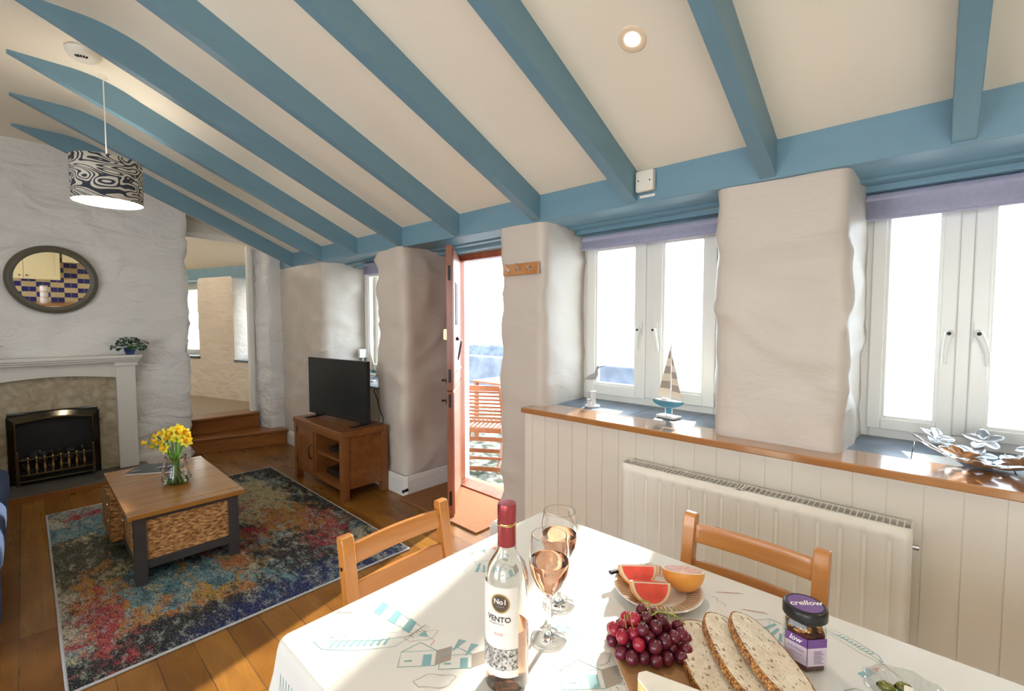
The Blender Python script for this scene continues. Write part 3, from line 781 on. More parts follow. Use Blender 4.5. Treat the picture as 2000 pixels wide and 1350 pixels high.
# ================================================================== OUTSIDE
mb = MB()
def cob(u, v):
    x, y = 2.6+2.6*u, 1.4+4.4*v
    d = noise.voronoi(Vector((x*13, y*13, 0)))[0][0]
    return Vector((x, y, -.05-.035*min(d, 1)))
mb.grid(cob, 110, 180); o = mb.build('cobbled_patio', M_COBB, smooth=60); o['kind'] = 'structure'
struct(MB().box(2.46, 2.66, 1.9, 3.05, -.09, -.012).build('trim_11', M_BRASS))
mb = MB(); mb.box(2.6, 9.5, -12, 1.4, -.3, -.06).box(5.2, 9.5, 1.4, 5.8, -.3, -.06).box(2.6, 9.5, 5.8, 24, -.3, -.06); struct(mb.build('ground_outside', M_ROAD))
tag(MB().box(7.0, 7.35, 3.1, 24, -.1, .58).build('sea_wall', M_STONE, bevel=.02), 'low grey stone wall at the edge of the water, seen through the front door', 'wall')
mb = MB(); mb.box(7.4, 1500, -900, 1200, -2.2, -2.0); o = mb.build('sea', M_SEA); o['kind'] = 'structure'
mb = MB()
def rk(u, v):
    x, y = 16+5*v, 14+12*u; h = math.sin(PI*u)**.5*math.sin(PI*v)*(1.8+noise.noise(Vector((x*.7, y*.7, 0))))+noise.noise(Vector((x*2, y*2, 3)))*.2
    return Vector((x, y, -2.0+max(0, h)))
mb.grid(rk, 60, 20); tag(mb.build('shore_rocks', M_ROCK, smooth=60), 'dark line of shore rocks above the grey sea wall', 'rock')

# folding chair on the patio: local origin at floor centre, back at local -x side facing the house
oc = empty('folding_chair', (3.03, 3.20, -.055), math.radians(32), 'slatted teak folding chair standing on the cobbles outside the open door', 'chair')
W2 = .20
for s_ in (-1, 1):
    MB().tube([(-.20, s_*W2, .80), (.17, s_*W2, 0)], .013, 4).build('back_leg', M_TEAK, oc)
    MB().tube([(-.19, s_*(W2-.025), 0), (.24, s_*(W2-.025), .42)], .012, 4).build('front_leg', M_TEAK, oc)
mb = MB()
for i in range(9):
    z_ = .44+i*.038; x_ = -.20+(.80-z_)*.37/.80; mb.box(x_-.006, x_+.006, -W2, W2, z_, z_+.018)
mb.box(-.21, -.19, -W2, W2, .77, .82); mb.build('back_slats', M_TEAK, oc)
mb = MB()
for i in range(9): y_ = -W2+.02+i*.045; mb.box(-.12, .26, y_-.012, y_+.012, .39, .405)
mb.box(-.13, -.11, -W2, W2, .36, .405).box(.25, .27, -W2, W2, .37, .405); mb.build('seat_slats', M_TEAK, oc)
mb = MB(); mb.box(-.06, -.045, -W2, W2, .26, .30).box(-.12, -.105, -W2, W2, .10, .125).box(.10, .115, -W2, W2, .10, .14).box(-.185, -.17, -W2, W2, .01, .05); mb.build('stretcher', M_TEAK, oc)
ot = empty('patio_table', (4.05, 3.75, -.055), 0, 'wooden patio table partly hidden by the door frame, beyond the folding chair', 'table')
mb = MB()
for i in range(8): mb.box(-.34+i*.086, -.262+i*.086, -.4, .4, .68, .70)
mb.build('table_top', M_TEAK, ot)
for sx in (-1, 1):
    for sy in (-1, 1): MB().box(sx*.30-.02, sx*.30+.02, sy*.34-.02, sy*.34+.02, 0, .68).build('leg', M_TEAK, ot)

# ================================================================== LIGHT FITTINGS
def downlight(x, y, lab, energy=15):
    z = ceil_z(x, y)
    sl_ = math.atan(.446) if x > .5 else 0
    root = empty('spotlight', (x, y, z), 0, lab, 'ceiling light', 'recessed ceiling spotlights'); root.rotation_euler = (0, sl_, 0)
    MB().lathe([(.024, -.001), (.042, -.007), (.047, -.004), (.047, .004)], 32).build('bezel', M_BEZ, root, smooth=50)
    MB().lathe([(0, .003), (.025, .003), (.0255, -.003), (.020, -.004), (0, -.0035)], 24).build('bulb', M_BULB, root, smooth=50)
    l = bpy.data.lights.new('spotlight_lamp', 'SPOT'); l.energy = energy; l.color = (1, .80, .58); l.spot_size = math.radians(120); l.spot_blend = .8; l.shadow_soft_size = .03
    lo = bpy.data.objects.new('spotlight_lamp', l); COL.objects.link(lo); lo.parent = root; lo.location = (0, 0, -.02)
downlight(1.43, .781, 'lit round spotlight set in the sloping ceiling between two rafters')
downlight(1.43, -1.2, 'added unseen fill spotlight in the slope over the kitchen end')  # out of view, added for warm fill
downlight(-.6, -1.2, 'added unseen fill spotlight in the flat ceiling over the kitchen end')  # also out of view, added as fill
downlight(-.8, 1.6, 'added unseen fill spotlight in the flat ceiling left of the dining table')  # added out of view to fill the room with light

pl = empty('pendant_lamp', (.372, 3.625, 0), 0, 'pendant lamp with a swirl-patterned navy and cream drum shade', 'lamp')
zc_ = ceil_z(.372, 3.625)
MB().tube([(0, 0, zc_), (0, 0, 2.20)], .0028, 8).build('cord', M_SKIN, pl)
MB().lathe([(.0, zc_), (.022, zc_), (.020, zc_-.008), (.006, zc_-.018), (0, zc_-.018)], 24).build('ceiling_rose', M_SKIN, pl, smooth=50)
sh_ = MB().lathe([(.164, 2.058), (.164, 2.303)], 64).build('lamp_shade', M_SHADE, pl, smooth=60, solid=.001)
MB().lathe([(.1615, 2.059), (.1615, 2.302)], 64).build('shade_lining', M_SHIN, pl, smooth=60, recalc=False)
MB().ball((0, 0, 2.13), (.03, .03, .04), 16, 10).build('bulb', M_BULB, pl, smooth=60)
MB().lathe([(.018, 2.165), (.018, 2.215), (.012, 2.225)], 16).build('lamp_holder', M_SKIN, pl, smooth=50)
mb = MB()
for k in range(3):
    a = 2*PI*k/3; mb.tube([(0, 0, 2.22), (.161*math.cos(a), .161*math.sin(a), 2.29)], .0015, 6)
mb.build('shade_ring', M_SKIN, pl)
MB().lathe([(0, 2.064), (.158, 2.064), (.158, 2.066), (0, 2.066)], 48).build('diffuser', M_SHIN, pl)
l = bpy.data.lights.new('pendant_light', 'POINT'); l.energy = 6; l.color = (1, .88, .72); l.shadow_soft_size = .05
lo = bpy.data.objects.new('pendant_light', l); COL.objects.link(lo); lo.parent = pl; lo.location = (0, 0, 2.0)

sm = empty('smoke_alarm', (.275, 3.40, ceil_z(.25, 3.4)-.003), 0, 'round white smoke alarm on the flat part of the ceiling behind a rafter', 'smoke alarm')
MB().lathe([(0, -.046), (.045, -.045), (.062, -.034), (.075, -.016), (.075, 0), (0, 0)], 32).build('body', M_SKIN, sm, smooth=40)
mb = MB()
for k in range(5):
    a = -2.4+k*.25; mb.box(.034, .050, -.004, .004, -.0475, -.040, Rz(a))
mb.build('vent_slots', M_BLACK, sm)

# ================================================================== SMALL WALL ITEMS
jb = empty('junction_box', (1.986, 1.0, 1.995), 0, 'small square white electrical box screwed to the blue beam', 'electrical box')
MB().box(-.032, 0, -.043, .043, -.045, .048).build('box', M_SKIN, jb, bevel=.006)
for a, b in ((-.028, .0), (.028, .004)): MB().ball((-.032, a, b), .0035, 8, 6).build('screw', M_IRON, jb)
MB().box(-.0015, 0, -.04, .035, -.068, -.056).build('paper_strip', M_LABEL, jb)

hk = empty('coat_hook_rail', (1.993, 1.785, 1.66), 0, 'small wooden rail with three chrome hooks on the white pier by the door', 'hook rail')
MB().box(-.016, .006, -.135, .135, -.033, .033).build('rail', M_PINEX, hk, bevel=.003)
for dy in (-.085, 0, .085):
    mb = MB(); mb.tube([(-.016, dy, .010), (-.03, dy, .018), (-.042, dy, .030)], [.004, .004, .006], 8); mb.tube([(-.016, dy, -.005), (-.032, dy, -.016), (-.044, dy, -.008), (-.046, dy, .004)], [.004, .004, .004, .0055], 8); mb.lathe([(0, -.002), (.012, -.002), (.012, .004), (0, .004)], 12, Tr(-.016, dy, 0) @ Ry(-PI/2))
    mb.build('hook', M_CHROME, hk, smooth=50)

sk = empty('socket_box', (2.405, 4.372, 1.03), 0, 'white double socket box on the window reveal behind the television', 'socket')
MB().box(-.055, .045, -.04, .0, -.045, .045).build('box', M_WHITE, sk, bevel=.004)
for a in (-.03, .02): MB().box(a-.006, a+.006, -.0415, -.039, -.01, .012).build('switch', M_SKIN, sk)
MB().box(-.010, .008, -.012, 0, -.30, -.045).build('conduit', M_WHITE, sk)

ds = empty('door_stop', (1.962, 2.93, .065), 0, 'small dark door stop screwed to the white skirting of the pillar', 'door stop')
MB().tube([(.004, 0, 0), (-.035, -.006, 0)], [.012, .008], 12).build('spring', M_IRON, ds, smooth=50)
MB().ball((-.04, -.007, 0), (.010, .013, .013)).build('rubber_tip', M_BLACK, ds, smooth=60)

# mirror
mr = empty('round_mirror', (.183, 5.405, 1.705), 0, 'round mirror in a wide olive grey frame above the fireplace', 'mirror')
mr.rotation_euler = (math.radians(3.2), 0, 0)
TM = Rx(PI/2)
prof = [(.226, .018), (.232, .030), (.250, .036), (.270, .028), (.280, .012), (.280, -.008), (.226, -.008), (.226, .018)]
MB().lathe(prof, 96, TM).build('frame', M_MIRF, mr, smooth=40)
MB().lathe([(0, .010), (.228, .010), (.228, .006), (0, .006)], 96, TM).build('mirror_glass', M_MIR, mr)
# ================================================================== FIREPLACE
FC = .15
fp = empty('fireplace_surround', (FC, 5.44, 0), 0, 'off-white painted fireplace surround with a beige marble back panel', 'fireplace')
mb = MB(); mb.box(-.57, .575, -.20, .0, 1.035, 1.062).box(-.56, .565, -.185, 0, 1.018, 1.035).box(-.55, .555, -.165, 0, 1.000, 1.018); mb.build('mantel_shelf', M_SURR, fp, bevel=.005)
for s_ in (-1, 1):
    MB().box(min(s_*.395, s_*.53), max(s_*.395, s_*.53), -.13, 0, .042, 1.0).build('pilaster', M_SURR, fp, bevel=.006)
    MB().box(min(s_*.385, s_*.545), max(s_*.385, s_*.545), -.145, 0, .962, 1.0).build('capital', M_SURR, fp, bevel=.006)
mb = MB(); n = 24; top_ = [(.40, 1.0), (-.40, 1.0)]; arch = [(-.40+.80*i/n, .862+.035*math.sin(PI*i/n)) for i in range(n+1)]
a = [mb.bm.verts.new((x, -.10, z)) for x, z in top_+arch]; b = [mb.bm.verts.new((x, 0, z)) for x, z in top_+arch]
mb.face(a); mb.face(b[::-1])
for i in range(len(a)): mb.face([a[i], a[(i+1) % len(a)], b[(i+1) % len(a)], b[i]])
mb.build('frieze', M_SURR, fp)
mb = MB(); mb.box(-.40, -.27, -.035, 0, .042, .90).box(.27, .40, -.035, 0, .042, .90).box(-.27, .27, -.035, 0, .62, .90); mb.build('marble_panel', M_MARB, fp)
tag(MB().box(-.55, .57, 0, .46, .0, .042).build('hearth', M_GRAN, bevel=.004), 'dark grey stone hearth slab in front of the fireplace', 'hearth'); bpy.data.objects['hearth'].location = (FC, 4.975, 0)
MB().box(-.575, .595, -.022, 0, 0, .040).box(.57, .595, 0, .46, 0, .040).build('timber_edge', M_STEP, bpy.data.objects['hearth'], bevel=.002)
fi = empty('gas_fire', (FC, 5.40, .042), 0, 'gas fire with a brass-edged arched frame and a row of brass fender spindles', 'fire')
n = 20
def archz(x, h, c): return h+c*(1-(x/.27)**2)
mb = MB()
def archband(mb, w, h, c, w2, h2, c2, y0, y1):
    o = [(-w, 0)]+[(-w+2*w*i/n, h+c*math.sin(PI*i/n)) for i in range(n+1)]+[(w, 0)]
    q = [(-w2, 0)]+[(-w2+2*w2*i/n, h2+c2*math.sin(PI*i/n)) for i in range(n+1)]+[(w2, 0)]
    A = [mb.bm.verts.new((x, y0, z)) for x, z in o]; B = [mb.bm.verts.new((x, y1, z)) for x, z in q]
    for i in range(len(o)-1): mb.face([A[i], A[i+1], B[i+1], B[i]])
archband(mb, .272, .548, .028, .272, .548, .028, .02, -.03)
mb.mi = 1; archband(mb, .272, .548, .028, .235, .505, .026, -.03, -.05); mb.mi = 0
archband(mb, .235, .505, .026, .225, .492, .026, -.05, -.05)
archband(mb, .225, .492, .026, .225, .492, .026, -.05, .0)
mb.build('frame', [M_FIREMET, M_FIREDK], fi, smooth=30, recalc=False)
mb = MB(); mb.tube([(-.272, -.032, 0)]+[(-.272+.544*i/n, -.032, .548+.028*math.sin(PI*i/n)) for i in range(n+1)]+[(.272, -.032, 0)], .004, 6); mb.build('dark_edge', M_IRON, fi)
mb = MB(); mb.box(-.27, .27, .0, .03, 0, .56); mb.build('fire_back', M_SOOT, fi)
mb = MB(); mb.box(-.225, .225, -.07, 0, .0, .10); mb.build('grate', M_SOOT, fi)
mb = MB(); random.seed(3)
for i in range(40): mb.ball((random.uniform(-.19, .19), random.uniform(-.05, -.01), random.uniform(.11, .24)), (random.uniform(.018, .035), .02, random.uniform(.015, .03)), 7, 5, Rz(random.random()*3))
o = mb.build('coals', M_COAL, fi, smooth=30); o['kind'] = 'stuff'
mb = MB(); mb.box(-.235, .235, -.105, -.09, .075, .090).box(-.235, .235, -.112, -.085, .028, .042); mb.tube([(-.235, -.10, .205), (.235, -.10, .205)], .003, 8)
mb.build('fender_bar', M_FIREMET, fi, smooth=40)
spin = [(.0, .088), (.006, .09), (.004, .10), (.010, .115), (.011, .135), (.006, .16), (.004, .185), (.007, .192), (.004, .20), (.006, .207), (.007, .214), (.004, .222), (0, .225)]
for i in range(8):
    x = -.165+i*.047; MB().lathe(spin, 12, Tr(x, -.10, 0)).build('spindle', M_BRASS, fi, smooth=60)
for s_ in (-1, 1):
    MB().lathe([(.012, 0), (.014, .01), (.009, .03), (.013, .05), (.009, .07), (.013, .10), (.009, .13), (.013, .15), (.008, .20), (.010, .24), (.005, .26), (.008, .275), (.0, .285)], 16, Tr(s_*.222, -.10, 0)).build('end_post', M_FIREMET, fi, smooth=60)
MB().box(.272, .29, -.03, -.02, .45, .456).build('pilot_pin', M_IRON, fi)

# plant on the mantel
pt = empty('potted_plant', (.645, 5.30, 1.063), 0, 'bushy green plant in a glazed blue pot on the mantel shelf', 'plant')
MB().lathe([(0, 0), (.026, 0), (.030, .006), (.043, .04), (.045, .062), (.040, .062), (.036, .05), (0, .05)], 24).build('pot', M_POT, pt, smooth=50)
def leafmesh(mb, base, tip, w, curl=.3, n=6):
    base = Vector(base); tip = Vector(tip); d = tip-base; L = d.length; d.normalize()
    s_ = d.cross(Vector((0, 0, 1))); s_ = s_.normalized() if s_.length > .05 else Vector((1, 0, 0)); u_ = s_.cross(d)
    rows = []
    for i in range(n+1):
        t = i/n; ww = w*math.sin(PI*min(.999, t*.96+.03))**.75; c = base+d*L*t+u_*(curl*L*math.sin(PI*t*.9)*.5)
        rows.append([mb.bm.verts.new(c-s_*ww+u_*ww*.25), mb.bm.verts.new(c), mb.bm.verts.new(c+s_*ww+u_*ww*.25)])
    for a, b in zip(rows, rows[1:]):
        mb.face([a[0], a[1], b[1], b[0]]); mb.face([a[1], a[2], b[2], b[1]])
random.seed(5)
for i in range(60):
    a = random.uniform(0, 2*PI); el = random.uniform(-.2, 1.3); R_ = random.uniform(.05, .125)
    c = Vector((math.cos(a)*math.cos(el)*R_*1.0, math.sin(a)*math.cos(el)*min(R_, .08), max(.03, .065+math.sin(el)*R_*.75)))
    out = Vector((math.cos(a), math.sin(a), random.uniform(-.9, .3)))*.042
    mb = MB(); leafmesh(mb, c, c+out, random.uniform(.017, .023), .4); mb.build('leaf', M_LEAF, pt, smooth=60, recalc=False)
mb = MB()
for i in range(14):
    a = 2*PI*i/14; mb.tube([(0, 0, .05), (.03*math.cos(a), .03*math.sin(a), .09), (.065*math.cos(a), .055*math.sin(a), .085)], .0015, 5)
mb.build('stems', M_GREEN, pt)

# ornament whose wing tip shows at the left edge of the photo
orn = empty('mantel_ornament', (-.20, 5.30, 1.063), 0, 'small pale ornament whose tip shows at the far left of the mantel', 'ornament')
MB().lathe([(0, 0), (.03, 0), (.03, .006), (.006, .012), (.005, .08), (0, .085)], 16).build('base', M_WHITE, orn, smooth=50)
mb = MB(); mb.tube([(-.02, 0, .085), (.03, 0, .100), (.085, 0, .104)], [.012, .014, .001], 8); mb.build('body', M_TAUPE, orn, smooth=60)

# ================================================================== RUG, SOFA, COFFEE TABLE
rg = empty('area_rug', (.060, 2.250, 0), 0, 'large abstract multicoloured rug under the coffee table', 'rug')
MB().box(.004, 1.452, .004, 2.226, .0, .010).build('pile', M_RUG, rg)
mb = MB()
for p in (((0, 0), (1.456, 0)), ((1.456, 0), (1.456, 2.23)), ((1.456, 2.23), (0, 2.23)), ((0, 2.23), (0, 0))): mb.tube([(p[0][0], p[0][1], .006), (p[1][0], p[1][1], .006)], .006, 8)
mb.build('binding', M_RUGE, rg, smooth=60)

sf = empty('sofa', (-.50, 3.55, 0), 0, 'navy blue fabric sofa just showing at the left edge of the photo', 'sofa')
def cushion(name, x0, x1, y0, y1, z0, z1, r, par=sf):
    o = MB().box(x0, x1, y0, y1, z0, z1).build(name, M_NAVY, par, bevel=r, seg=5); 
    for p in o.data.polygons: p.use_smooth = True
    return o
cushion('base', -.42, .35, -.95, .95, .08, .30, .03)
cushion('seat_cushion', -.36, .405, -.75, .0, .28, .44, .06)
cushion('seat_cushion', -.36, .405, .0, .75, .28, .44, .06)
cushion('backrest', -.44, -.22, -.95, .95, .2, .86, .08)
cushion('armrest', -.40, .36, .74, .97, .1, .60, .09)
cushion('armrest', -.40, .40, -.97, -.74, .1, .60, .09)
for sx in (-.36, .30):
    for sy in (-.88, .88): MB().lathe([(.02, 0), (.026, .09)], 12, Tr(sx, sy, 0)).build('foot', M_DARK, sf)

ct = empty('coffee_table', (.3125, 2.885, .0105), 0, 'square-legged coffee table with an oak top and charcoal frame holding wicker baskets', 'coffee table')
tw, tl, th = .525, .965, .380
mb = MB(); mb.box(0, tw, .075, tl-.075, th-.026, th); mb.build('table_top', M_TOP, ct, bevel=.003)
for a, b in ((0, .0725), (tl-.0725, tl)): MB().box(0, tw, a, b, th-.026, th).build('breadboard_end', M_TOP, ct, bevel=.003)
lg = .050; x0, x1, y0, y1 = .028, tw-.028, .03, tl-.03
for a in (x0, x1-lg):
    for b in (y0, y1-lg): MB().box(a, a+lg, b, b+lg, 0, th-.026).build('leg', M_DARK, ct, bevel=.002)
mb = MB(); 
for b in (y0+.006, y1-lg+.006): mb.box(x0+lg, x1-lg, b, b+.03, th-.052, th-.026).box(x0+lg, x1-lg, b, b+.03, .075, .118)
for a in (x0+.006, x1-.04): mb.box(a, a+.03, y0+lg, y1-lg, th-.045, th-.026).box(a, a+.03, y0+lg, y1-lg, .075, .105)
mb.box(x0+.02, x1-.02, y0+.02, y1-.02, .075, .090); mb.box(x0+.01, x1-.01, tl/2-.012, tl/2+.012, .09, th-.026)
mb.build('frame', M_DARK, ct, bevel=.002)
def weave(mb, O, U, V, N, lu, lv, row=.0085, pitch=.022):
    nu = int(lu/pitch*4); nv = int(lv/row*3)
    def f(u, v):
        a, b = u*lu, v*lv; rr = b/row; k = math.floor(rr+1e-6)
        h = abs(math.sin(PI*rr))*.0028*(.55+.45*math.cos(2*PI*a/pitch+PI*(k % 2)))
        h += .0008*noise.noise(Vector((a*60, b*60, 1)))
        return O+U*a+V*b+N*h
    mb.grid(f, nu, nv)
def basket(name, bx0, bx1, by0, by1, z0, z1):
    mb = MB(); mb.box(bx0+.004, bx1-.004, by0+.004, by1-.004, z0, z1-.01)
    X, Y, Z = Vector((1, 0, 0)), Vector((0, 1, 0)), Vector((0, 0, 1))
    weave(mb, Vector((bx0, by0, z0)), X, Z, -Y, bx1-bx0, z1-z0)
    weave(mb, Vector((bx0, by1, z0)), Y*-1, Z, -X, by1-by0, z1-z0)
    weave(mb, Vector((bx1, by0, z0)), Y, Z, X, by1-by0, z1-z0)
    return mb.build(name, M_WICK, ct, smooth=60, recalc=False)
basket('wicker_basket', x0+.012, x1-.012, y0+.018, tl/2-.016, .091, th-.030)
b2 = basket('wicker_basket', x0-.045, x1-.06, tl/2+.016, y1-.052, .091, th-.045)
for a, b in ((x0+.010, .22), (x0+.010, .33), (x0-.048, .22), (x0-.048, .32)):
    yy = tl/2-.03 if a > x0 else tl/2+.03
    mb = MB(); c_ = Vector((a-.006, yy, b*.9+.02)); mb.tube([c_+Vector((0, math.cos(t)*.008, math.sin(t)*.008)) for t in [2*PI*i/10 for i in range(11)]], .0018, 6); mb.build('ring', M_STEEL, ct, smooth=60)

# magazine and vase
TZ = .3905+.0005
mg = empty('magazine', (.565, 3.695, TZ), math.radians(-33), 'dark-covered magazine lying on the coffee table behind the vase', 'magazine')
MB().box(-.135, .135, -.10, .10, .001, .009).build('pages', M_LABEL, mg)
MB().box(-.137, .137, -.102, .102, .009, .0105).build('cover', simple('dark_cover', (.03, .045, .055), .25, var=.3, vs_=6), mg)
mb = MB(); leafmesh(mb, (.0, -.02, .0108), (.10, .03, .0108), .022, 0); leafmesh(mb, (-.12, -.06, .0108), (-.07, -.05, .0108), .012, 0); mb.build('cover_picture', simple('pale_picture', (.45, .47, .48), .3, var=.5, vs_=15), mg, recalc=False)

VX, VY = .592, 3.30
vz = empty('glass_jug', (VX, VY, TZ), 0, 'clear glass jug of water holding the daffodils on the coffee table', 'jug')
jp = [(0, .002), (.050, .002), (.066, .012), (.074, .030), (.070, .050), (.054, .095), (.048, .130), (.050, .150), (.055, .162)]
MB().lathe(jp+[(.052, .162), (.047, .150), (.045, .130), (.051, .095), (.067, .050), (.071, .030), (.063, .015), (.048, .007), (0, .007)], 48).build('glass_body', M_TGLASS, vz, smooth=60)
mb = MB(); mb.tube([(-.044, -.034, .150), (-.065, -.050, .148), (-.073, -.056, .125), (-.072, -.055, .080), (-.062, -.046, .052)], .006, 10); mb.build('handle', M_TGLASS, vz, smooth=60)
MB().lathe([(0, .0065), (.048, .0065), (.0632, .015), (.0713, .030), (.0673, .050), (0, .050)], 40).build('water', M_WATER, vz, smooth=60)
random.seed(11)
FL = [(285, 860, 1.0), (303, 848, .6), (322, 858, .2), (326, 838, .1), (340, 836, 0), (352, 838, 0), (345, 850, 0), (362, 838, -.1), (366, 856, -.5), (357, 850, -.2), (330, 868, .4), (348, 832, 0), (312, 852, .3), (335, 846, 0), (360, 846, -.2), (296, 868, .9)]
def flower(i, hx, hy, hz_):
    # head position relative to vase axis, stems fan out of the neck
    root = empty('daffodil', (VX, VY, TZ), 0, 'yellow daffodil with an orange trumpet in the bunch in the glass jug', 'flower', 'daffodils in the glass jug')
    a = math.atan2(hy, hx) if (hx or hy) else 0; rr = math.hypot(hx, hy); k = min(rr*.35, .036)
    jx, jy = random.uniform(-.012, .012), random.uniform(-.012, .012)
    pts = [(jx-math.cos(a)*.03, jy-math.sin(a)*.03, .012), (jx*.5, jy*.5, .09), (k*math.cos(a)+jx*.5, k*math.sin(a)+jy*.5, .17), (hx*.8, hy*.8, .17+(hz_-.17)*.85), (hx*.97, hy*.97, hz_)]
    MB().tube(pts, .0042, 6).build('stem', M_GREEN, root, smooth=60)
    d = Vector((math.cos(a)*.8+random.uniform(-.4, .1)-.25, math.sin(a)*.8-.35, random.uniform(-.1, .45))).normalized()
    Q = Tr(hx, hy, hz_) @ d.to_track_quat('Z', 'Y').to_matrix().to_4x4()
    MB().lathe([(.0, 0), (.006, .002), (.010, .012), (.013, .022), (.016, .026), (.013, .022), (.009, .012), (0, .004)], 12, Q, lambda t, z: 1+.08*math.sin(6*t)).build('trumpet', M_ORG, root, smooth=60)
    mb = MB()
    for j in range(6):
        b = 2*PI*j/6; L = .036; w_ = .013
        pr_ = [(0, 0, 0), (w_, L*.45, .003), (w_*.6, L*.8, .002), (0, L, -.002), (-w_*.6, L*.8, .002), (-w_, L*.45, .003)]
        mb.face([mb.bm.verts.new(Q @ Rz(b) @ Vector(p)) for p in pr_])
    mb.build('petals', M_YEL, root, recalc=False)
mb = MB(); random.seed(8)
for i in range(14):
    a = random.uniform(0, 6.28); k = random.uniform(.2, 1); mb.tube([(.035*k*math.cos(a+2.6), .035*k*math.sin(a+2.6), .012), (.010*math.cos(a), .010*math.sin(a), .08), (.034*k*math.cos(a), .034*k*math.sin(a), .165+random.uniform(0, .03))], [.0045, .0042, .0015], 6)
tag(mb.build('daffodil_leaves', M_GREEN, smooth=60), 'bundle of green cut daffodil leaves standing in the water of the glass jug', 'leaves'); bpy.data.objects['daffodil_leaves'].location = (VX, VY, TZ); bpy.data.objects['daffodil_leaves']['kind'] = 'stuff'
random.seed(11)
for i, (px_, py_, sp_) in enumerate(FL):
    lx = (px_-340)/889*2.68; hz_ = .175+(882-py_)/889*2.68*1.0
    hx, hy = lx*rt.x, lx*rt.y
    dfw = random.uniform(-.04, .04); hx += dfw*fw.x; hy += dfw*fw.y
    flower(i, hx, hy, min(hz_, .335))

# ================================================================== TV STAND, TV
tv_x0, tv_x1, tv_y0, tv_y1, tvh = 1.58, 1.965, 3.195, 4.08, .530
ts = empty('tv_cabinet', (tv_x0, tv_y0, 0), 0, 'low oak television cabinet with one panelled door and two open shelves', 'cabinet')
D, W = tv_x1-tv_x0, tv_y1-tv_y0; lgw = .055
MB().box(-.006, D, -.006, W+.006, tvh-.045, tvh).build('cabinet_top', M_OAK, ts, bevel=.008)
for a in (0, D-lgw):
    for b in (0, W-lgw): MB().box(a, a+lgw, b, b+lgw, 0, tvh-.045).build('leg', M_OAKZ, ts, bevel=.004)
mb = MB(); mb.box(.03, D-.01, .012, .030, .09, tvh-.045).box(.03, D-.01, W-.03, W-.012, .09, tvh-.045).box(D-.03, D-.012, .02, W-.02, .09, tvh-.045)
mb.box(.008, D-.01, .02, W-.02, .08, .115); mb.box(.004, .03, lgw, W-lgw, tvh-.075, tvh-.045); mb.box(.01, D-.02, .475, .51, .10, tvh-.045)
mb.build('carcass', M_OAK, ts, bevel=.002)
MB().box(.02, D-.02, .05, .48, .285, .305).build('shelf', M_OAK, ts, bevel=.002)
dr = empty('door', (0, 0, 0)); dr.parent = ts
mb = MB(); a, b, z0, z1 = .515, W-lgw-.004, .118, tvh-.078
mb.box(.004, .024, a, a+.055, z0, z1).box(.004, .024, b-.055, b, z0, z1).box(.004, .024, a+.055, b-.055, z0, z0+.055).box(.004, .024, a+.055, b-.055, z1-.055, z1).box(.012, .020, a+.05, b-.05, z0+.05, z1-.05)
mb.build('door_panel', M_OAKZ, dr, bevel=.002)
mb = MB(); mb.tube([(.004, a+.028, .225), (-.014, a+.028, .235), (-.020, a+.034, .285), (-.014, a+.028, .335), (.004, a+.028, .345)], [.007, .005, .0045, .005, .007], 8); mb.build('handle', M_IRON, dr, smooth=60)
for z_ in (.15, .40): MB().box(-.001, .006, b-.004, b+.006, z_, z_+.05).build('hinge', M_IRON, dr)
o = empty('set_top_box', (tv_x0+.08, tv_y0+.13, .3055), 0, 'flat black box on the upper open shelf of the television cabinet', 'set-top box')
MB().box(0, .2, 0, .27, .004, .036).build('case', M_BLACK, o, bevel=.003)
MB().box(-.0015, 0, .02, .25, .012, .026).build('front_panel', M_TVSCR, o)
o = empty('disc_player', (tv_x0+.07, tv_y0+.10, .1155), 0, 'black disc player on the lower open shelf of the television cabinet', 'disc player')
MB().box(0, .22, 0, .32, .004, .05).build('case', M_BLACK, o, bevel=.003)
MB().box(-.0015, 0, .05, .19, .028, .032).build('disc_slot', M_IRON, o)

A = Vector((1.80, 3.215)); B = Vector((1.705, 4.055)); dvt = (B-A); LT = dvt.length
tvr = empty('television', (A.x, A.y, tvh+.001), math.atan2(dvt.y, dvt.x), 'flat black television on the oak cabinet in front of the small window', 'television')
# local x runs along the screen, +y faces the room (towards -world x)
z0, z1 = .025, .515
MB().box(0, LT, -.030, .0, z0, z1).box(.06, LT-.06, -.065, -.028, z0+.02, z0+.27).build('housing', M_BLACK, tvr, bevel=.004)
MB().box(.010, LT-.010, .0, .0015, z0+.016, z1-.010).build('screen', M_TVSCR, tvr)
for s_ in (.10, LT-.10):
    mb = MB(); mb.prism([(s_-.012, -.10), (s_+.012, -.10), (s_+.02, .085), (s_-.02, .085)], .0, .008); mb.box(s_-.012, s_+.012, -.03, -.008, .0, .05)
    mb.build('foot', M_BLACK, tvr, bevel=.002)
mb = MB(); mb.tube([(1.985, 3.42, .80), (1.965, 3.40, .78), (1.955, 3.33, .72), (1.945, 3.28, .64), (1.945, 3.235, .59), (1.945, 3.225, .545), (1.92, 3.24, .536)], .0045, 8)
tag(mb.build('power_cable', M_BLACK, smooth=60), 'black cable hanging from the window ledge down to the television cabinet', 'cable')

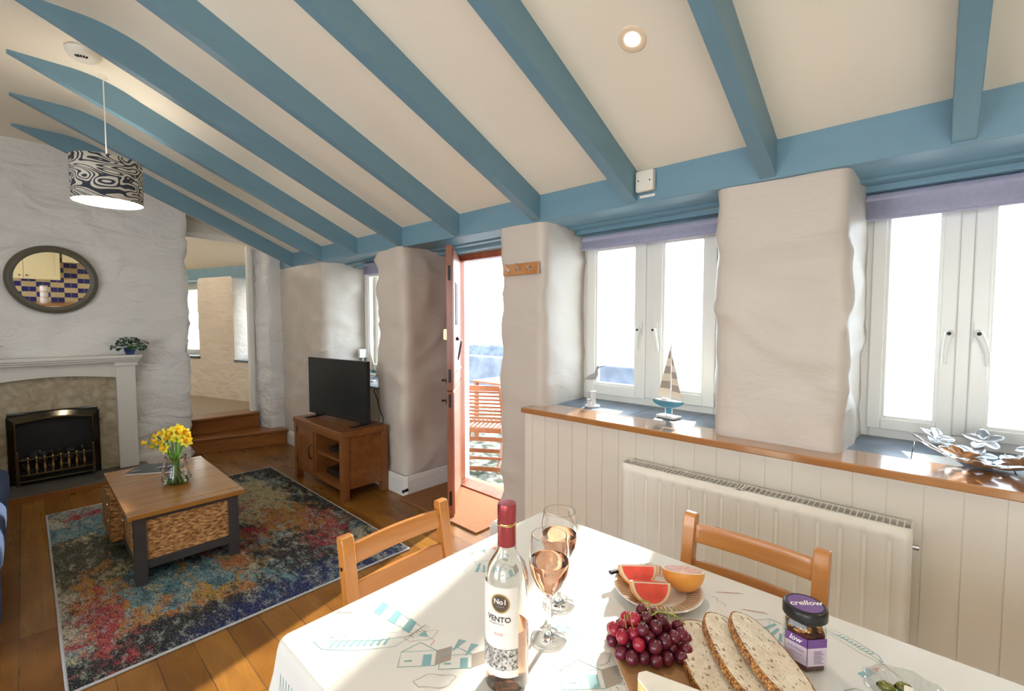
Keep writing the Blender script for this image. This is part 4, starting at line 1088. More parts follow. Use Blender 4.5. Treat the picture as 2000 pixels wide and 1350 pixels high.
# small model boat on the ledge behind the television
def sailboat(name, loc_, rz, sc, lab, hull, seam, striped):
    r = empty(name, loc_, rz, lab, 'model boat')
    T = Matrix.Diagonal((sc, sc, sc, 1))
    MB().box(-.055, .055, -.03, .03, 0, .012, T).build('stand', M_WHITE, r, bevel=.002)
    for sx in (-.02, .02): MB().tube([T @ Vector((sx, 0, .012)), T @ Vector((sx, 0, .058))], .003*sc, 8).build('post', M_WHITE, r)
    def hf(u, v):
        x = -.085+.17*u; wd = .026*math.sin(PI*min(1, u*.80+.20))**.7 if u < .99 else .0005
        a = PI*v; return T @ Vector((x, -wd*math.cos(a), .085+.012*(u-.3)**2-.038*math.sin(a)*math.sin(PI*min(1, .12+.85*u))**.6))
    mb = MB(); mb.grid(hf, 24, 12); mb.build('hull', hull, r, smooth=60, solid=.001)
    mb = MB(); mb.box(-.014, .018, -.003, .003, .020, .06, T); mb.build('keel', hull, r)
    mb = MB(); mb.prism([(-.082, -.012), (-.04, -.022), (.02, -.022), (.06, -.012), (.083, 0), (.06, .012), (.02, .022), (-.04, .022), (-.082, .012)], .084, .088, T); mb.box(-.04, -.005, -.010, .010, .088, .096, T); mb.build('deck', M_WHITE, r)
    MB().tube([T @ Vector((.01, 0, .086)), T @ Vector((.01, 0, .385))], .0022*sc, 8).build('mast', M_WHITE, r)
    MB().tube([T @ Vector((.01, 0, .105)), T @ Vector((-.075, 0, .102))], .0018*sc, 8).build('boom', M_WHITE, r)
    def sail(P, Q_, R_, nm):
        mb = MB(); n = 7
        for i in range(n):
            t0, t1 = i/n, (i+1)/n; mb.mi = (i % 2) if striped else (1 if seam and i in (0,) else 0)
            L0, L1 = P.lerp(R_, t0), P.lerp(R_, t1); q0, q1 = Q_.lerp(R_, t0), Q_.lerp(R_, t1)
            if t1 > .99: mb.face([mb.bm.verts.new(T @ p) for p in (L0, q0, R_)])
            else: mb.face([mb.bm.verts.new(T @ p) for p in (L0, q0, q1, L1)])
        mb.build(nm, [M_SAIL, M_SAILB if striped else M_BOATB], r, solid=.0008, recalc=False)
    sail(Vector((.006, .002, .108)), Vector((-.07, .006, .108)), Vector((.008, 0, .375)), 'mainsail')
    sail(Vector((.018, -.002, .105)), Vector((.08, -.006, .100)), Vector((.012, 0, .33)), 'jib')
    return r
sailboat('model_sailboat', (2.205, .975, .870), math.radians(-103), 1.0, 'model sailboat with striped tan sails on the slate beside the window mullion', M_BOATB, True, True)
sailboat('model_sailboat', (2.14, 3.765, .813), math.radians(-58), .78, 'small blue and white model sailboat on the ledge behind the television', M_WHITE, True, False)

# bird on a bollard
bd = empty('bird_ornament', (2.205, 1.425, .870), math.radians(-47), 'white wading bird ornament perched on a post on the slate window ledge', 'ornament')
MB().lathe([(0, 0), (.042, 0), (.042, .006), (.036, .010), (0, .010)], 28).build('base', M_WHITE, bd, smooth=50)
MB().lathe([(.015, .01), (.014, .075), (.017, .078), (.017, .088), (0, .09)], 16, Tr(.004, 0, 0)).build('post', M_WHITE, bd, smooth=50)
MB().lathe([(.010, .01), (.010, .035), (.012, .037), (.012, .043), (0, .045)], 12, Tr(-.022, .004, 0)).build('post', M_WHITE, bd, smooth=50)
mb = MB(); mb.tube([(-.024, .013, .02), (.006, .018, .022)], .004, 8); mb.build('rope', M_SKIN, bd, smooth=50)
MB().tube([(.004, 0, .088), (.004, 0, .155)], .0028, 8).build('leg', M_WHITE, bd)
mb = MB(); mb.tube([(-.045, 0, .158), (-.02, 0, .166), (.005, 0, .172), (.02, 0, .186), (.022, 0, .205), (.025, 0, .220), (.032, 0, .227), (.040, 0, .226)], [.002, .013, .019, .013, .007, .007, .011, .003], 12); mb.build('body', M_BIRD, bd, smooth=70)
MB().tube([(.038, 0, .227), (.055, 0, .230), (.075, 0, .232)], [.0022, .0015, .0007], 6).build('beak', M_IRON, bd)

# silver petal bowl
pb = empty('petal_bowl', (2.14, -.135, .871), 0, 'silver metal bowl made of joined flower petals on the window ledge', 'bowl')
random.seed(2)
def petalflower(c, nrm, sc, rot):
    Q = Tr(*c) @ nrm.to_track_quat('Z', 'Y').to_matrix().to_4x4() @ Rz(rot)
    mb = MB(); n = 5
    for j in range(n):
        L, w_ = .058*sc, .019*sc
        def f(u, v):
            t = u; ww = w_*(.22+.78*math.sin(PI*min(1, t*.62+.18))**1.5) if t < .97 else w_*.45
            s_ = (v-.5)*2; return Q @ Rz(2*PI*j/n) @ Vector((ww*s_, L*t*(1-.10*s_*s_), .010*sc*t*t+.006*sc*s_*s_*math.sin(PI*t)))
        mb.grid(f, 8, 4)
    mb.build('flower', M_PETAL, pb, smooth=60, solid=.0016, recalc=False)
for (rr, zz, cnt, off, sc) in ((0, .004, 1, 0, 1.05), (.085, .020, 5, .3, 1.0), (.155, .060, 7, .0, .95)):
    for k in range(cnt):
        a = off+2*PI*k/cnt; c = (rr*math.cos(a), rr*math.sin(a), zz)
        n_ = Vector((-math.cos(a)*rr*4.2, -math.sin(a)*rr*4.2, 1)).normalized(); petalflower(c, n_, sc, random.random()*2)

# ================================================================== RADIATOR
ra = empty('radiator', (1.868, .035, .10), 0, 'white panel radiator with a slotted top grille under the wooden ledge', 'radiator')
RL, RH = 1.01, .600
mb = MB(); n = 25; pitch = RL/n; prof = []
yy = .012; prof.append((0, 0)); prof.append((0, .020))
p_ = (RL-.04)/15
for i in range(15):
    b = .02+i*p_; prof += [(0, b+p_*.28), (.0078, b+p_*.42), (.0078, b+p_*.58), (0, b+p_*.72)]
prof += [(0, RL-.02), (0, RL)]
def prow(z, k): return [mb.bm.verts.new((x*k, y_, z)) for x, y_ in prof]
rows = [prow(0, 0), prow(.03, 0), prow(.045, 1), prow(RH-.05, 1), prow(RH-.038, 0), prow(RH, 0)]
for A_, B_ in zip(rows, rows[1:]):
    for i in range(len(prof)-1): mb.face([A_[i], A_[i+1], B_[i+1], B_[i]])
mb.build('front_panel', M_RAD, ra, smooth=30, solid=.0015)
mb = MB(); mb.box(0, .075, -.003, 0, 0, RH+.002).build('side_panel', M_WHITE, ra); MB().box(0, .075, RL, RL+.003, 0, RH+.002).build('side_panel', M_WHITE, ra)
mb = MB(); mb.box(0, .004, 0, RL, RH-.002, RH+.004).box(.071, .075, 0, RL, RH-.002, RH+.004); nb = 58
mb.box(0, .075, RL*.5-.01, RL*.5+.01, RH, RH+.003)
for i in range(nb): b = RL*i/nb; mb.box(.002, .073, b, b+.0035, RH, RH+.003)
mb.build('grille', M_WHITE, ra)
MB().box(.066, .070, .005, RL-.005, .01, RH-.01).build('back_panel', M_WHITE, ra)
MB().box(.02, .055, .01, RL-.01, .02, RH-.045).build('fins', M_GRAN, ra)
mb = MB(); mb.tube([(.03, -.003, RH-.06), (.03, -.018, RH-.06)], .009, 10); mb.build('bleed_valve', M_STEEL, ra, smooth=40)
mb = MB(); mb.tube([(.03, -.02, .03), (.03, -.02, -.10)], .008, 10); mb.tube([(.03, RL+.02, .03), (.03, RL+.02, -.10)], .008, 10); mb.build('pipe', M_WHITE, ra, smooth=40)
mb = MB(); mb.box(.07, .104, .15, .17, .1, .5).box(.07, .104, .84, .86, .1, .5); mb.build('bracket', M_WHITE, ra)

# ================================================================== DOORMAT
tag(MB().box(1.918, 2.395, 2.10, 2.965, .0, .012).build('doormat', M_COIR), 'brown coir doormat filling the front doorway', 'doormat')

# ================================================================== DINING TABLE
dt = empty('dining_table', (.695, -.05, 0), 0, 'rectangular dining table hidden under the printed cloth', 'table')
MB().box(-.385, .385, -.90, .925, .725, .755).build('table_top', M_PINEX, dt, bevel=.004)
MB().box(-.33, .33, -.84, .86, .64, .725).build('apron', M_PINEX, dt)
for sx in (-1, 1):
    for sy in (-1, 1): MB().box(sx*.32-.03, sx*.32+.03, (.85 if sy > 0 else -.83)-.03, (.85 if sy > 0 else -.83)+.03, 0, .725).build('leg', M_PINE, dt, bevel=.004)
CX0, CX1, CY0, CY1, CT = .302, 1.092, -.96, .885, .760
def rr_pt(t, off):   # rounded rectangle perimeter, off = outward offset
    r_ = .02; x0, x1, y0, y1 = CX0+r_, CX1-r_, CY0+r_, CY1-r_
    segs = [((x1, y0), (x1, y1), 0), ((x1, y1), (x0, y1), PI/2), ((x0, y1), (x0, y0), PI), ((x0, y0), (x1, y0), 3*PI/2)]
    pts = []
    for (a, b, an_) in segs:
        n = 26 if abs(a[1]-b[1]) > .1 else 14
        nn = Vector((math.cos(an_), math.sin(an_)))
        for i in range(n): q = Vector(a).lerp(Vector(b), i/n); pts.append((q, nn, 0))
        for i in range(6): ang_ = an_+PI/2*i/6; pts.append((Vector(b), Vector((math.cos(ang_), math.sin(ang_))), 1 if 0 < i < 6 else 0))
    return [(p+n*(r_+off*(1+.9*c)), n) for p, n, c in pts]
mb = MB()
base = rr_pt(0, 0); N = len(base); rings = []
for k, (dz, off) in enumerate(((0, -.006), (-.002, -.001), (-.006, .001), (-.02, .003), (-.06, .006), (-.11, .012), (-.17, .018), (-.23, .024))):
    ring = []
    for i, (p, n) in enumerate(rr_pt(0, off)):
        wv = .010*math.sin(i*.55+.4*math.sin(i*.2))*max(0, -dz-.03)/.2
        ring.append(mb.bm.verts.new((p.x+n.x*wv, p.y+n.y*wv, CT+dz)))
    rings.append(ring)
mb.face(rings[0])
for A_, B_ in zip(rings, rings[1:]):
    for i in range(N): mb.face([A_[i], A_[(i+1) % N], B_[(i+1) % N], B_[i]])
# raised piping along the window-side edge
# printed motifs: thin flat strokes lying on the cloth
def stroke(pts, w_=.0022, mi=1, z=CT+.0004, close=False):
    w_ *= .75
    mb.mi = mi; P_ = [Vector(p) for p in pts]
    if close: P_.append(P_[0])
    L_, R_ = [], []
    for i, p in enumerate(P_):
        d = (P_[min(i+1, len(P_)-1)]-P_[max(i-1, 0)]); d = d.normalized() if d.length > 1e-9 else Vector((1, 0)); n = Vector((-d.y, d.x))*w_/2*(1+.3*math.sin(i*1.7))
        L_.append(mb.bm.verts.new((p.x+n.x, p.y+n.y, z))); R_.append(mb.bm.verts.new((p.x-n.x, p.y-n.y, z)))
    for i in range(len(P_)-1): mb.face([L_[i], R_[i], R_[i+1], L_[i+1]])
    mb.mi = 0
def fill(pts, mi=1, z=CT+.0003):
    mb.mi = mi; mb.face([mb.bm.verts.new((x, y, z)) for x, y in pts]); mb.mi = 0
class Mot:
    """local drawing frame on the cloth"""
    def __init__(s, x, y, a, sc): s.o = Vector((x, y)); s.c, s.s = math.cos(a)*sc, math.sin(a)*sc; s.sc = sc
    def p(s, q): return (s.o.x+q[0]*s.c-q[1]*s.s, s.o.y+q[0]*s.s+q[1]*s.c)
    def st(s, pts, w_=.0022, mi=1, close=False): stroke([s.p(q) for q in pts], w_, mi, close=close)
    def fl(s, pts, mi=1): fill([s.p(q) for q in pts], mi)
    def circ(s, c, r, mi=1, w_=.0016, n=14, arc=1): s.st([(c[0]+r*math.cos(2*PI*arc*i/n), c[1]+r*math.sin(2*PI*arc*i/n)) for i in range(n+1)], w_, mi)
def m_lighthouse(x, y, a, sc=1):
    m = Mot(x, y, a, sc)
    m.st([(-.018, 0), (-.012, .15), (.012, .15), (.018, 0)], .0012)
    for i in range(3):
        b = .018+i*.046; m.fl([(-.0175, b), (.0165, b+.012), (.0155, b+.034), (-.016, b+.020)])
    for i in range(7): m.st([(-.020+i*.0065, .150), (-.020+i*.0065, .163)], .0012, 3)
    m.st([(-.022, .150), (.022, .150)], .0016, 3); m.fl([(-.010, .163), (.010, .163), (0, .182)]); m.st([(0, .182), (0, .2)], .001); m.st([(0, .2), (.014, .203)], .002, 2)
def m_hut(x, y, a, sc=1):
    m = Mot(x, y, a, sc); m.st([(0, 0), (.07, 0), (.07, .04), (0, .04)], .0018, close=True); m.st([(0, .04), (.035, .065), (.07, .04)], .0022)
    m.fl([(.045, .002), (.062, .002), (.062, .03), (.045, .03)]); m.st([(.01, .015), (.025, .015)], .004); m.fl([(.07, 0), (.10, .012), (.10, .05), (.07, .04)], 3)
def m_boat(x, y, a, sc=1):
    m = Mot(x, y, a, sc); m.st([(-.08, .012), (-.06, -.008), (0, -.016), (.06, -.010), (.085, .014), (.03, .006), (-.08, .012)], .0016)
    for i in range(9): m.fl([(-.05+i*.011, -.004), (-.045+i*.011, -.006), (-.040+i*.011, .010+.003*(i % 3)), (-.046+i*.011, .006)])
    m.st([(-.09, .02), (-.03, .028), (.05, .024), (.10, .03)], .001)
def m_gull(x, y, a, sc=1):
    m = Mot(x, y, a, sc); m.st([(-.018, .004), (-.008, .009), (0, 0), (.009, .008), (.02, .003)], .0018)
def m_pencil(x, y, a, sc=1):
    m = Mot(x, y, a, sc); m.fl([(0, 0), (.012, 0), (.013, .030), (.001, .032)]); m.fl([(.002, .034), (.012, .033), (.007, .050)], 2)
def m_bunt(x, y, a, sc=1):
    m = Mot(x, y, a, sc); m.st([(i*.012, .01*math.sin(i*.5)) for i in range(14)], .0012)
    for i in range(4): b = .02+i*.034; m.fl([(b, .004), (b+.014, .004), (b+.007, -.016)], 1 if i % 2 else 2)
def m_cloud(x, y, a, sc=1):
    m = Mot(x, y, a, sc); m.st([(.030*math.cos(t)*(1+.12*math.sin(5*t)), .013*math.sin(t)*(1+.2*math.sin(4*t))) for t in [2*PI*i/24 for i in range(25)]], .0012, 3)
def m_flip(x, y, a, sc=1):
    m = Mot(x, y, a, sc)
    for k in (0, .024): m.fl([(k-.007, 0), (k+.007, .002), (k+.002, .032)]); m.st([(k-.004, .008), (k, .014), (k+.004, .007)], .001, 2)
def m_pen(x, y, a, sc=1):
    m = Mot(x, y, a, sc); m.st([(0, 0), (.05, .004)], .0012, 1); m.st([(.004, .002), (.044, .006)], .0022, 2)
def m_dog(x, y, a, sc=1):
    m = Mot(x, y, a, sc); m.st([(0, 0), (.01, .02), (.03, .028), (.045, .02), (.05, .0)], .0022, 3); m.st([(.005, .005), (.02, .012), (.034, .010), (.04, 0)], .003, 3)
def m_tent(x, y, a, sc=1):
    m = Mot(x, y, a, sc); m.st([(0, 0), (.02, .05), (.05, .0)], .0016); m.st([(.02, .05), (.06, .06), (.09, .01)], .0016)
    for i in range(3): m.fl([(.03+i*.02, .0), (.038+i*.02, .0), (.040+i*.012, .045-i*.01), (.034+i*.012, .045-i*.01)])
# positions on the cloth
m_lighthouse(.478, .850, 3.25, .95); m_boat(.40, .755, -.75, 1.1); m_hut(.415, .655, -.75, .9); m_hut(.46, .600, -.75, .8); m_gull(.375, .80, -.6, 1)
m_pen(.41, .875, -.9, .8); m_flip(.545, .600, 1.9, 1.1); m_cloud(.49, .69, -.5, 1); m_cloud(.44, .585, -.7, 1.1); m_hut(.72, .72, -.5, .8); m_tent(.69, .80, -.9, .9)
m_flip(.80, .76, .4, .9); m_bunt(.74, .86, -.4, .9); m_hut(.90, .76, -1, .8); m_gull(.87, .66, 1, 1); m_tent(.86, .62, -1.2, 1.2); m_cloud(.66, .42, -.6, 1.1)
m_hut(.57, .42, -.8, 1.0); m_hut(.64, .36, -.8, .8); m_gull(.70, .50, .3, .8); m_flip(.50, .48, 2, 1); m_tent(.735, .505, 2.8, .9); m_boat(.60, .30, .9, .8)
m_pen(1.01, .335, -1.0, 1.2); m_pen(.985, .275, -1.2, 1.0); m_tent(.955, .255, -1.9, .9); m_gull(.98, .32, -2, 1); m_boat(1.02, .09, 1.2, .6); m_pencil(.935, .078, -2.0, 1.0); m_dog(.855, .085, -1, 1.0); m_pen(.97, .02, .8, .9)
m_cloud(.45, .35, -.5, 1); m_lighthouse(.42, .20, -1.0, .9); m_bunt(.9, -.2, -1, 1); m_boat(.7, -.4, 1, 1)
# motifs on the hanging side nearest the camera
for yy, zz in ((.80, .68), (.72, .62), (.84, .60), (.60, .70)):
    mb.mi = 1; fx = CX0-.012
    for i in range(5):
        a = yy+.012*i; v4 = [mb.bm.verts.new((CX0-.0012-.004*0-(.010 if q_ < .7 else .004), a_, q_)) for a_, q_ in ((a, zz), (a+.002, zz), (a+.006, zz+.03), (a+.004, zz+.03))]; mb.face(v4)
    mb.mi = 0
tag(mb.build('tablecloth', [M_CLOTH, M_TEAL, M_RED, M_TAUPE], smooth=50, recalc=False), 'white oilcloth with pale teal seaside drawings covering the dining table', 'tablecloth')

# ---------------- dining chairs
def make_chair(label):
    r = empty('dining_chair', (0, 0, 0), 0, label, 'chair', 'pine ladder-back dining chairs')
    hw = .146; pw_ = .031
    def ypost(z): return .185 if z < .42 else .185+(z-.42)*.17
    for s_ in (-1, 1):
        mb = MB(); rows = []
        zs_ = [0, .2, .42, .55, .70, .81, .835, .844, .847]
        for z in zs_:
            y = ypost(z); k = 1 if z < .82 else {.835: 1, .844: .8, .847: .5}[z]; d = .014
            rows.append([mb.bm.verts.new((s_*hw+a*pw_/2, y+b*d*k, z)) for a, b in ((-1, -1), (1, -1), (1, 1), (-1, 1))])
        for A_, B_ in zip(rows, rows[1:]):
            for i in range(4): mb.face([A_[i], A_[(i+1) % 4], B_[(i+1) % 4], B_[i]])
        mb.face(rows[0][::-1]); mb.face(rows[-1])
        p = mb.build('back_post', M_PINE, r, smooth=30, bevel=.003)
        for z in ((.775,) if s_ < 0 else ()): MB().tube([(s_*(hw+pw_/2)-.002, ypost(z), z), (s_*(hw+pw_/2)+s_*.0008, ypost(z), z)], .0045, 10).build('screw_hole', M_BLACK, p)
    for z0, z1 in ((.775, .823), (.684, .732)):
        def f(u, v):
            x = -hw+.012+(2*hw-.024)*u; z = z0+(z1-z0)*v+.001*math.sin(PI*u)*v; return Vector((x, ypost(z)+.009*math.sin(PI*u), z))
        mb = MB(); mb.grid(f, 16, 3); mb.build('back_rail', M_PINEX, r, smooth=60, solid=.016, bevel=.003)
    MB().box(-.175, .175, -.19, .175, .42, .442).build('seat', M_PINEX, r, bevel=.008)
    MB().box(-.15, .15, -.165, .17, .37, .42).build('seat_frame', M_PINEX, r)
    for s_ in (-1, 1): MB().box(s_*hw-.016, s_*hw+.016, -.175, -.143, 0, .42).build('front_leg', M_PINE, r, bevel=.003)
    for s_ in (-1, 1): MB().box(s_*hw-.008, s_*hw+.008, -.15, .18, .16, .19).build('stretcher', M_PINE, r)
    MB().box(-hw, hw, -.02, .0, .165, .185).build('stretcher', M_PINEX, r)
    return r
ch1 = make_chair('pine ladder-back chair at the end of the dining table, nearest the rug')
ch2 = copy_tree(ch1); ch2['label'] = 'pine ladder-back chair between the dining table and the radiator'
ch1.location = (.655, .755, 0); ch1.rotation_euler = (0, 0, math.radians(2))
ch2.location = (.935, .318, 0); ch2.rotation_euler = (0, 0, math.radians(-91))

# ================================================================== THINGS ON THE TABLE
TT = CT+.001
# wine bottle
BX, BY = .524, .500
wb = empty('wine_bottle', (BX, BY, TT), 0, 'clear bottle of rose wine with a pink screw cap', 'bottle')
R = .0355
outer = [(0, .022), (.020, .014), (.028, .002), (.032, 0), (R, .004), (R, .165), (.0345, .180), (.030, .196), (.022, .209), (.0165, .218), (.0145, .228), (.0138, .290)]
inner = [(.0118, .290), (.0125, .228), (.0145, .218), (.0195, .209), (.0275, .196), (.0318, .180), (.0328, .165), (.0328, .008), (.029, .005), (.021, .017), (0, .025)]
MB().lathe(outer+inner, 64).build('glass_body', M_BGLASS, wb, smooth=50)
MB().lathe([(0, .0245), (.0208, .0165), (.029, .0045), (.0331, .0075), (.0331, .098), (0, .098)], 48).build('wine', M_WINE, wb, smooth=50)
MB().lathe([(.0150, .229), (.0150, .262), (.0154, .263), (.0154, .266), (.0147, .267), (.0154, .270), (.0147, .273), (.0154, .276), (.0154, .292), (.0145, .297), (0, .2975)], 40).build('screw_cap', M_CAPS, wb, smooth=35)
MB().lathe([(.0152, .2625), (.0157, .2635), (.0157, .2655), (.0152, .2665)], 40).build('cap_band', M_BRASS, wb, smooth=50)
TH0 = math.atan2(-BY, -BX)
def cyl(phi, z, rr): a = TH0+phi; return Vector((rr*math.cos(a), rr*math.sin(a), z))
RL_ = R+.0006
lb = MB().grid(lambda u, v: cyl(math.radians(-98+128*u), .030+.145*v-.012*0, RL_), 32, 6).build('label', M_LABEL, wb, smooth=60)
mb = MB()
mb.mi = 0; bdg = []
cph, cz = math.radians(-17), .150
for rad, mi, dr_ in ((.0155, 0, .0004), (.0130, 1, .0007)):
    mb.mi = mi; n = 30; vs_ = [mb.bm.verts.new(cyl(cph+rad*math.cos(2*PI*i/n)/R, cz+rad*math.sin(2*PI*i/n), RL_+dr_)) for i in range(n)]; cc = mb.bm.verts.new(cyl(cph, cz, RL_+dr_))
    for i in range(n): mb.face([cc, vs_[i], vs_[(i+1) % n]])
mb.mi = 2
mb.mesh(text_mesh('No1', .0115, 0, .0003), lambda p: cyl(cph+p.x/R, cz+.003+p.y, RL_+.0010))
mb.mesh(text_mesh('• • • • •', .004), lambda p: cyl(cph+p.x/R, cz-.005+p.y, RL_+.0010))
mb.build('badge', [M_GOLD, M_BROWNINK, M_LABEL], lb, recalc=False)
mb = MB()
mb.mi = 0; mb.mesh(text_mesh('VENTO', .0120, 0, .0002, 'RIGHT'), lambda p: cyl(math.radians(10)+p.x/R, .124+p.y, RL_+.0006))
mb.mi = 1; mb.mesh(text_mesh('ARGENTINA', .0045, 0, 0, 'RIGHT'), lambda p: cyl(math.radians(-8)+p.x/R, .1165+p.y, RL_+.0006))
mb.mi = 2; mb.mesh(text_mesh('ROSE', .0062, 0, 0, 'RIGHT'), lambda p: cyl(math.radians(-9)+p.x/R, .100+p.y, RL_+.0006))
mb.build('lettering', [M_INK, M_TAUPE, M_RED], lb, recalc=False)
def mk_strip():
    m, nt, b = newmat('vineyard_drawing'); v = coords(nt)
    n = nz(nt, v, 220, 5, .8); g = nz(nt, coords(nt, (1, 1, .4)), 60, 2)
    c = ramp(nt, n, [(.44, (.06, .055, .05)), (.52, (.70, .67, .62))]); c = mix(nt, ramp(nt, g, [(.4, .6), (.6, 0)]), c, (.16, .14, .12))
    lk(nt, c, b.inputs['Base Color']); b.inputs['Roughness'].default_value = .6; return m
MB().grid(lambda u, v: cyl(math.radians(-98+127*u), .042+.034*v, RL_+.0005), 32, 2).build('picture_strip', mk_strip(), lb, smooth=60)

# wine glasses
def make_glass(label):
    r = empty('wine_glass', (0, 0, 0), 0, label, 'glass', 'stemmed glasses of rose wine')
    o_ = [(0, 0), (.032, 0), (.033, .0015), (.026, .0035), (.010, .008), (.0042, .014), (.0036, .03), (.0036, .070), (.005, .080), (.013, .090), (.026, .106), (.035, .128), (.0375, .146), (.0362, .170), (.0325, .198)]
    i_ = [(.0315, .198), (.0352, .170), (.0364, .146), (.0338, .128), (.0245, .107), (.011, .093), (0, .089)]
    MB().lathe(o_+i_, 56).build('glass', M_TGLASS, r, smooth=50)
    MB().lathe([(0, .0885), (.0115, .0928), (.0248, .1068), (.0341, .1278), (.0367, .146), (.0365, .150), (0, .150)], 48).build('wine', M_WINE, r, smooth=50)
    return r
g1 = make_glass('glass of rose wine standing nearest the wine bottle'); g2 = copy_tree(g1); g2['label'] = 'glass of rose wine farther back, nearest the radiator and door'
g1.location = (.648, .510, TT); g2.location = (.745, .560, TT)

# plate with grapefruit
PX, PY = .918, .424
pl_ = empty('plate', (PX, PY, TT), 0, 'white plate with a tan rim of dark radiating lines holding grapefruit', 'plate')
MB().lathe([(0, .002), (.045, .002), (.048, .0), (.055, .004), (.088, .0145), (.093, .017), (.091, .019), (.086, .0165), (.056, .008), (.045, .006), (0, .006)], 64).build('dish', M_PLATE, pl_, smooth=50)
MB().lathe([(.0585, .0094), (.0875, .0178)], 64).build('rim_band', M_PLRIM, pl_, smooth=60)
mb = MB()
for k in range(52):
    a = 2*PI*k/52
    if random.random() < .04: continue
    rr0, rr1 = .061, .085; q = [(rr0, .0103, -.0007), (rr1, .0174, -.0007), (rr1, .0174, .0007), (rr0, .0103, .0007)]
    mb.face([mb.bm.verts.new(Rz(a) @ Vector((x, w2, z))) for x, z, w2 in q])
mb.build('rim_lines', M_INK, pl_, recalc=False)
GR = .044
gh = empty('grapefruit_half', (.945, .378, TT+.010), 0, 'halved grapefruit lying cut side up on the plate', 'fruit'); gh.rotation_euler = (math.radians(-9), math.radians(16), 0)
MB().lathe([(GR*math.sin(PI/2*i/10), GR-GR*math.cos(PI/2*i/10)*.98) for i in range(11)]+[(GR*.93, GR+.0005)], 40).build('peel', M_GSKIN, gh, smooth=60)
MB().lathe([(GR*.99, GR+.0003), (GR*.90, GR+.001), (0, GR+.001)], 40).build('pith', M_GPITH, gh, smooth=60)
mb = MB()
for k in range(11):
    a = 2*PI*k/11; a1_ = 2*PI*(k+.90)/11; n = 5; pts = [(.003*math.cos((a+a1_)/2), .003*math.sin((a+a1_)/2))]+[(GR*.88*math.cos(a+(a1_-a)*i/n), GR*.88*math.sin(a+(a1_-a)*i/n)) for i in range(n+1)]
    mb.prism(pts, GR+.0008, GR+.0022)
mb.build('segments', M_GPALE, gh, bevel=.0006)
def wedge(loc_, rot, label, span=100):
    r = empty('grapefruit_wedge', loc_, 0, label, 'fruit', 'grapefruit wedges on the plate'); r.rotation_euler = rot
    n = 12; m = 14; sp = math.radians(span)
    # axis along x, skin arc underneath; cut faces meet at the x axis on top
    def sk_(rad, nm, mat, off=0):
        mb = MB()
        mb.grid(lambda u, v: Vector((-rad*math.cos(PI*u), rad*math.sin(PI*u)*math.sin(-sp/2+sp*v), -rad*math.sin(PI*u)*math.cos(-sp/2+sp*v))), n*2, m)
        for s_ in (-.5, .5):
            c = [mb.bm.verts.new((-rad*math.cos(PI*i/24), rad*math.sin(PI*i/24)*math.sin(sp*s_), -rad*math.sin(PI*i/24)*math.cos(sp*s_))) for i in range(25)]
            mb.face(c)
        return mb.build(nm, mat, r, smooth=40, recalc=True)
    sk_(GR, 'peel', M_GSKIN)
    # pith and flesh sheets on each cut face
    for s_ in (-.5, .5):
        a = sp*s_; nrm = Vector((0, math.cos(a), math.sin(a)))*(1 if s_ > 0 else -1)
        def sheet(rad, h, nm, mat, inset=0):
            mb = MB(); c = [Vector((-rad*math.cos(PI*i/24), rad*math.sin(PI*i/24)*math.sin(a), -rad*math.sin(PI*i/24)*math.cos(a)))+nrm*h for i in range(25)]
            if inset: c = [p+Vector((0, math.sin(a), -math.cos(a)))*inset for p in c]
            mb.face([mb.bm.verts.new(p) for p in c]); mb.build(nm, mat, r, recalc=False, solid=.0006)
        sheet(GR*.96, .0004, 'pith', M_GPITH); sheet(GR*.82, .0014, 'flesh', M_GFLESH, .002)
    return r
wedge((.872, .418, TT+.047), (math.radians(16), math.radians(6), math.radians(-42)), 'red grapefruit wedge at the front of the plate')
wedge((.915, .470, TT+.047), (math.radians(14), math.radians(4), math.radians(-42)), 'red grapefruit wedge at the back of the plate, behind the other')
kn = empty('knife', (.925, .505, TT+.022), math.radians(158), 'small dark-handled knife tip showing behind the grapefruit', 'knife')
MB().box(-.005, .045, -.005, .005, -.002, .005).build('handle', M_BLACK, kn, bevel=.002)
MB().prism([(-.005, -.005), (-.005, .006), (-.075, .004)], 0, .0012).build('blade', M_STEEL, kn)

# board, its things
c0 = Vector((.722, .432)); e2 = Vector((.74, -.672)); e1 = Vector((-.672, -.74))
boa = math.atan2(e2.y, e2.x)
bo = c0+e2*.125+e1*.17
brd = empty('serving_board', (bo.x, bo.y, TT), boa, 'wooden serving board holding grapes, bread and cheese', 'board')
MB().box(-.125, .125, -.17, .17, 0, .0105).build('board', M_BOARD, brd, bevel=.003)
MB().box(-.1265, .1265, -.1715, .1715, .001, .0040).build('pale_edge', M_PLRIM, brd, bevel=.001)
BT = TT+.0108
gbx, gby = .738, .358
gb = empty('grape_bunch', (gbx, gby, BT), 0, 'bunch of dark red grapes on the serving board', 'grapes')
random.seed(21); P_ = []
def ok(p, r_): return all((p-q).length > (r_+s_)*.93 for q, s_ in P_)
tries = 0
layers = [(.0115, .070, .054, 30), (.030, .060, .044, 20), (.047, .044, .030, 11)]
for z, ax_, ay_, n in layers:
    c = 0; t = 0
    while c < n and t < 4000:
        t += 1; r_ = random.uniform(.0105, .0122); a = random.uniform(0, 2*PI); k = math.sqrt(random.random())
        # long axis lies across the view (local frame turned like the camera's right)
        u_, v_ = ax_*k*math.cos(a), ay_*k*math.sin(a)
        p = Vector((u_*.74+v_*.67, -u_*.67+v_*.74, z+random.uniform(-.002, .003)))
        if ok(p, r_): P_.append((p, r_)); c += 1
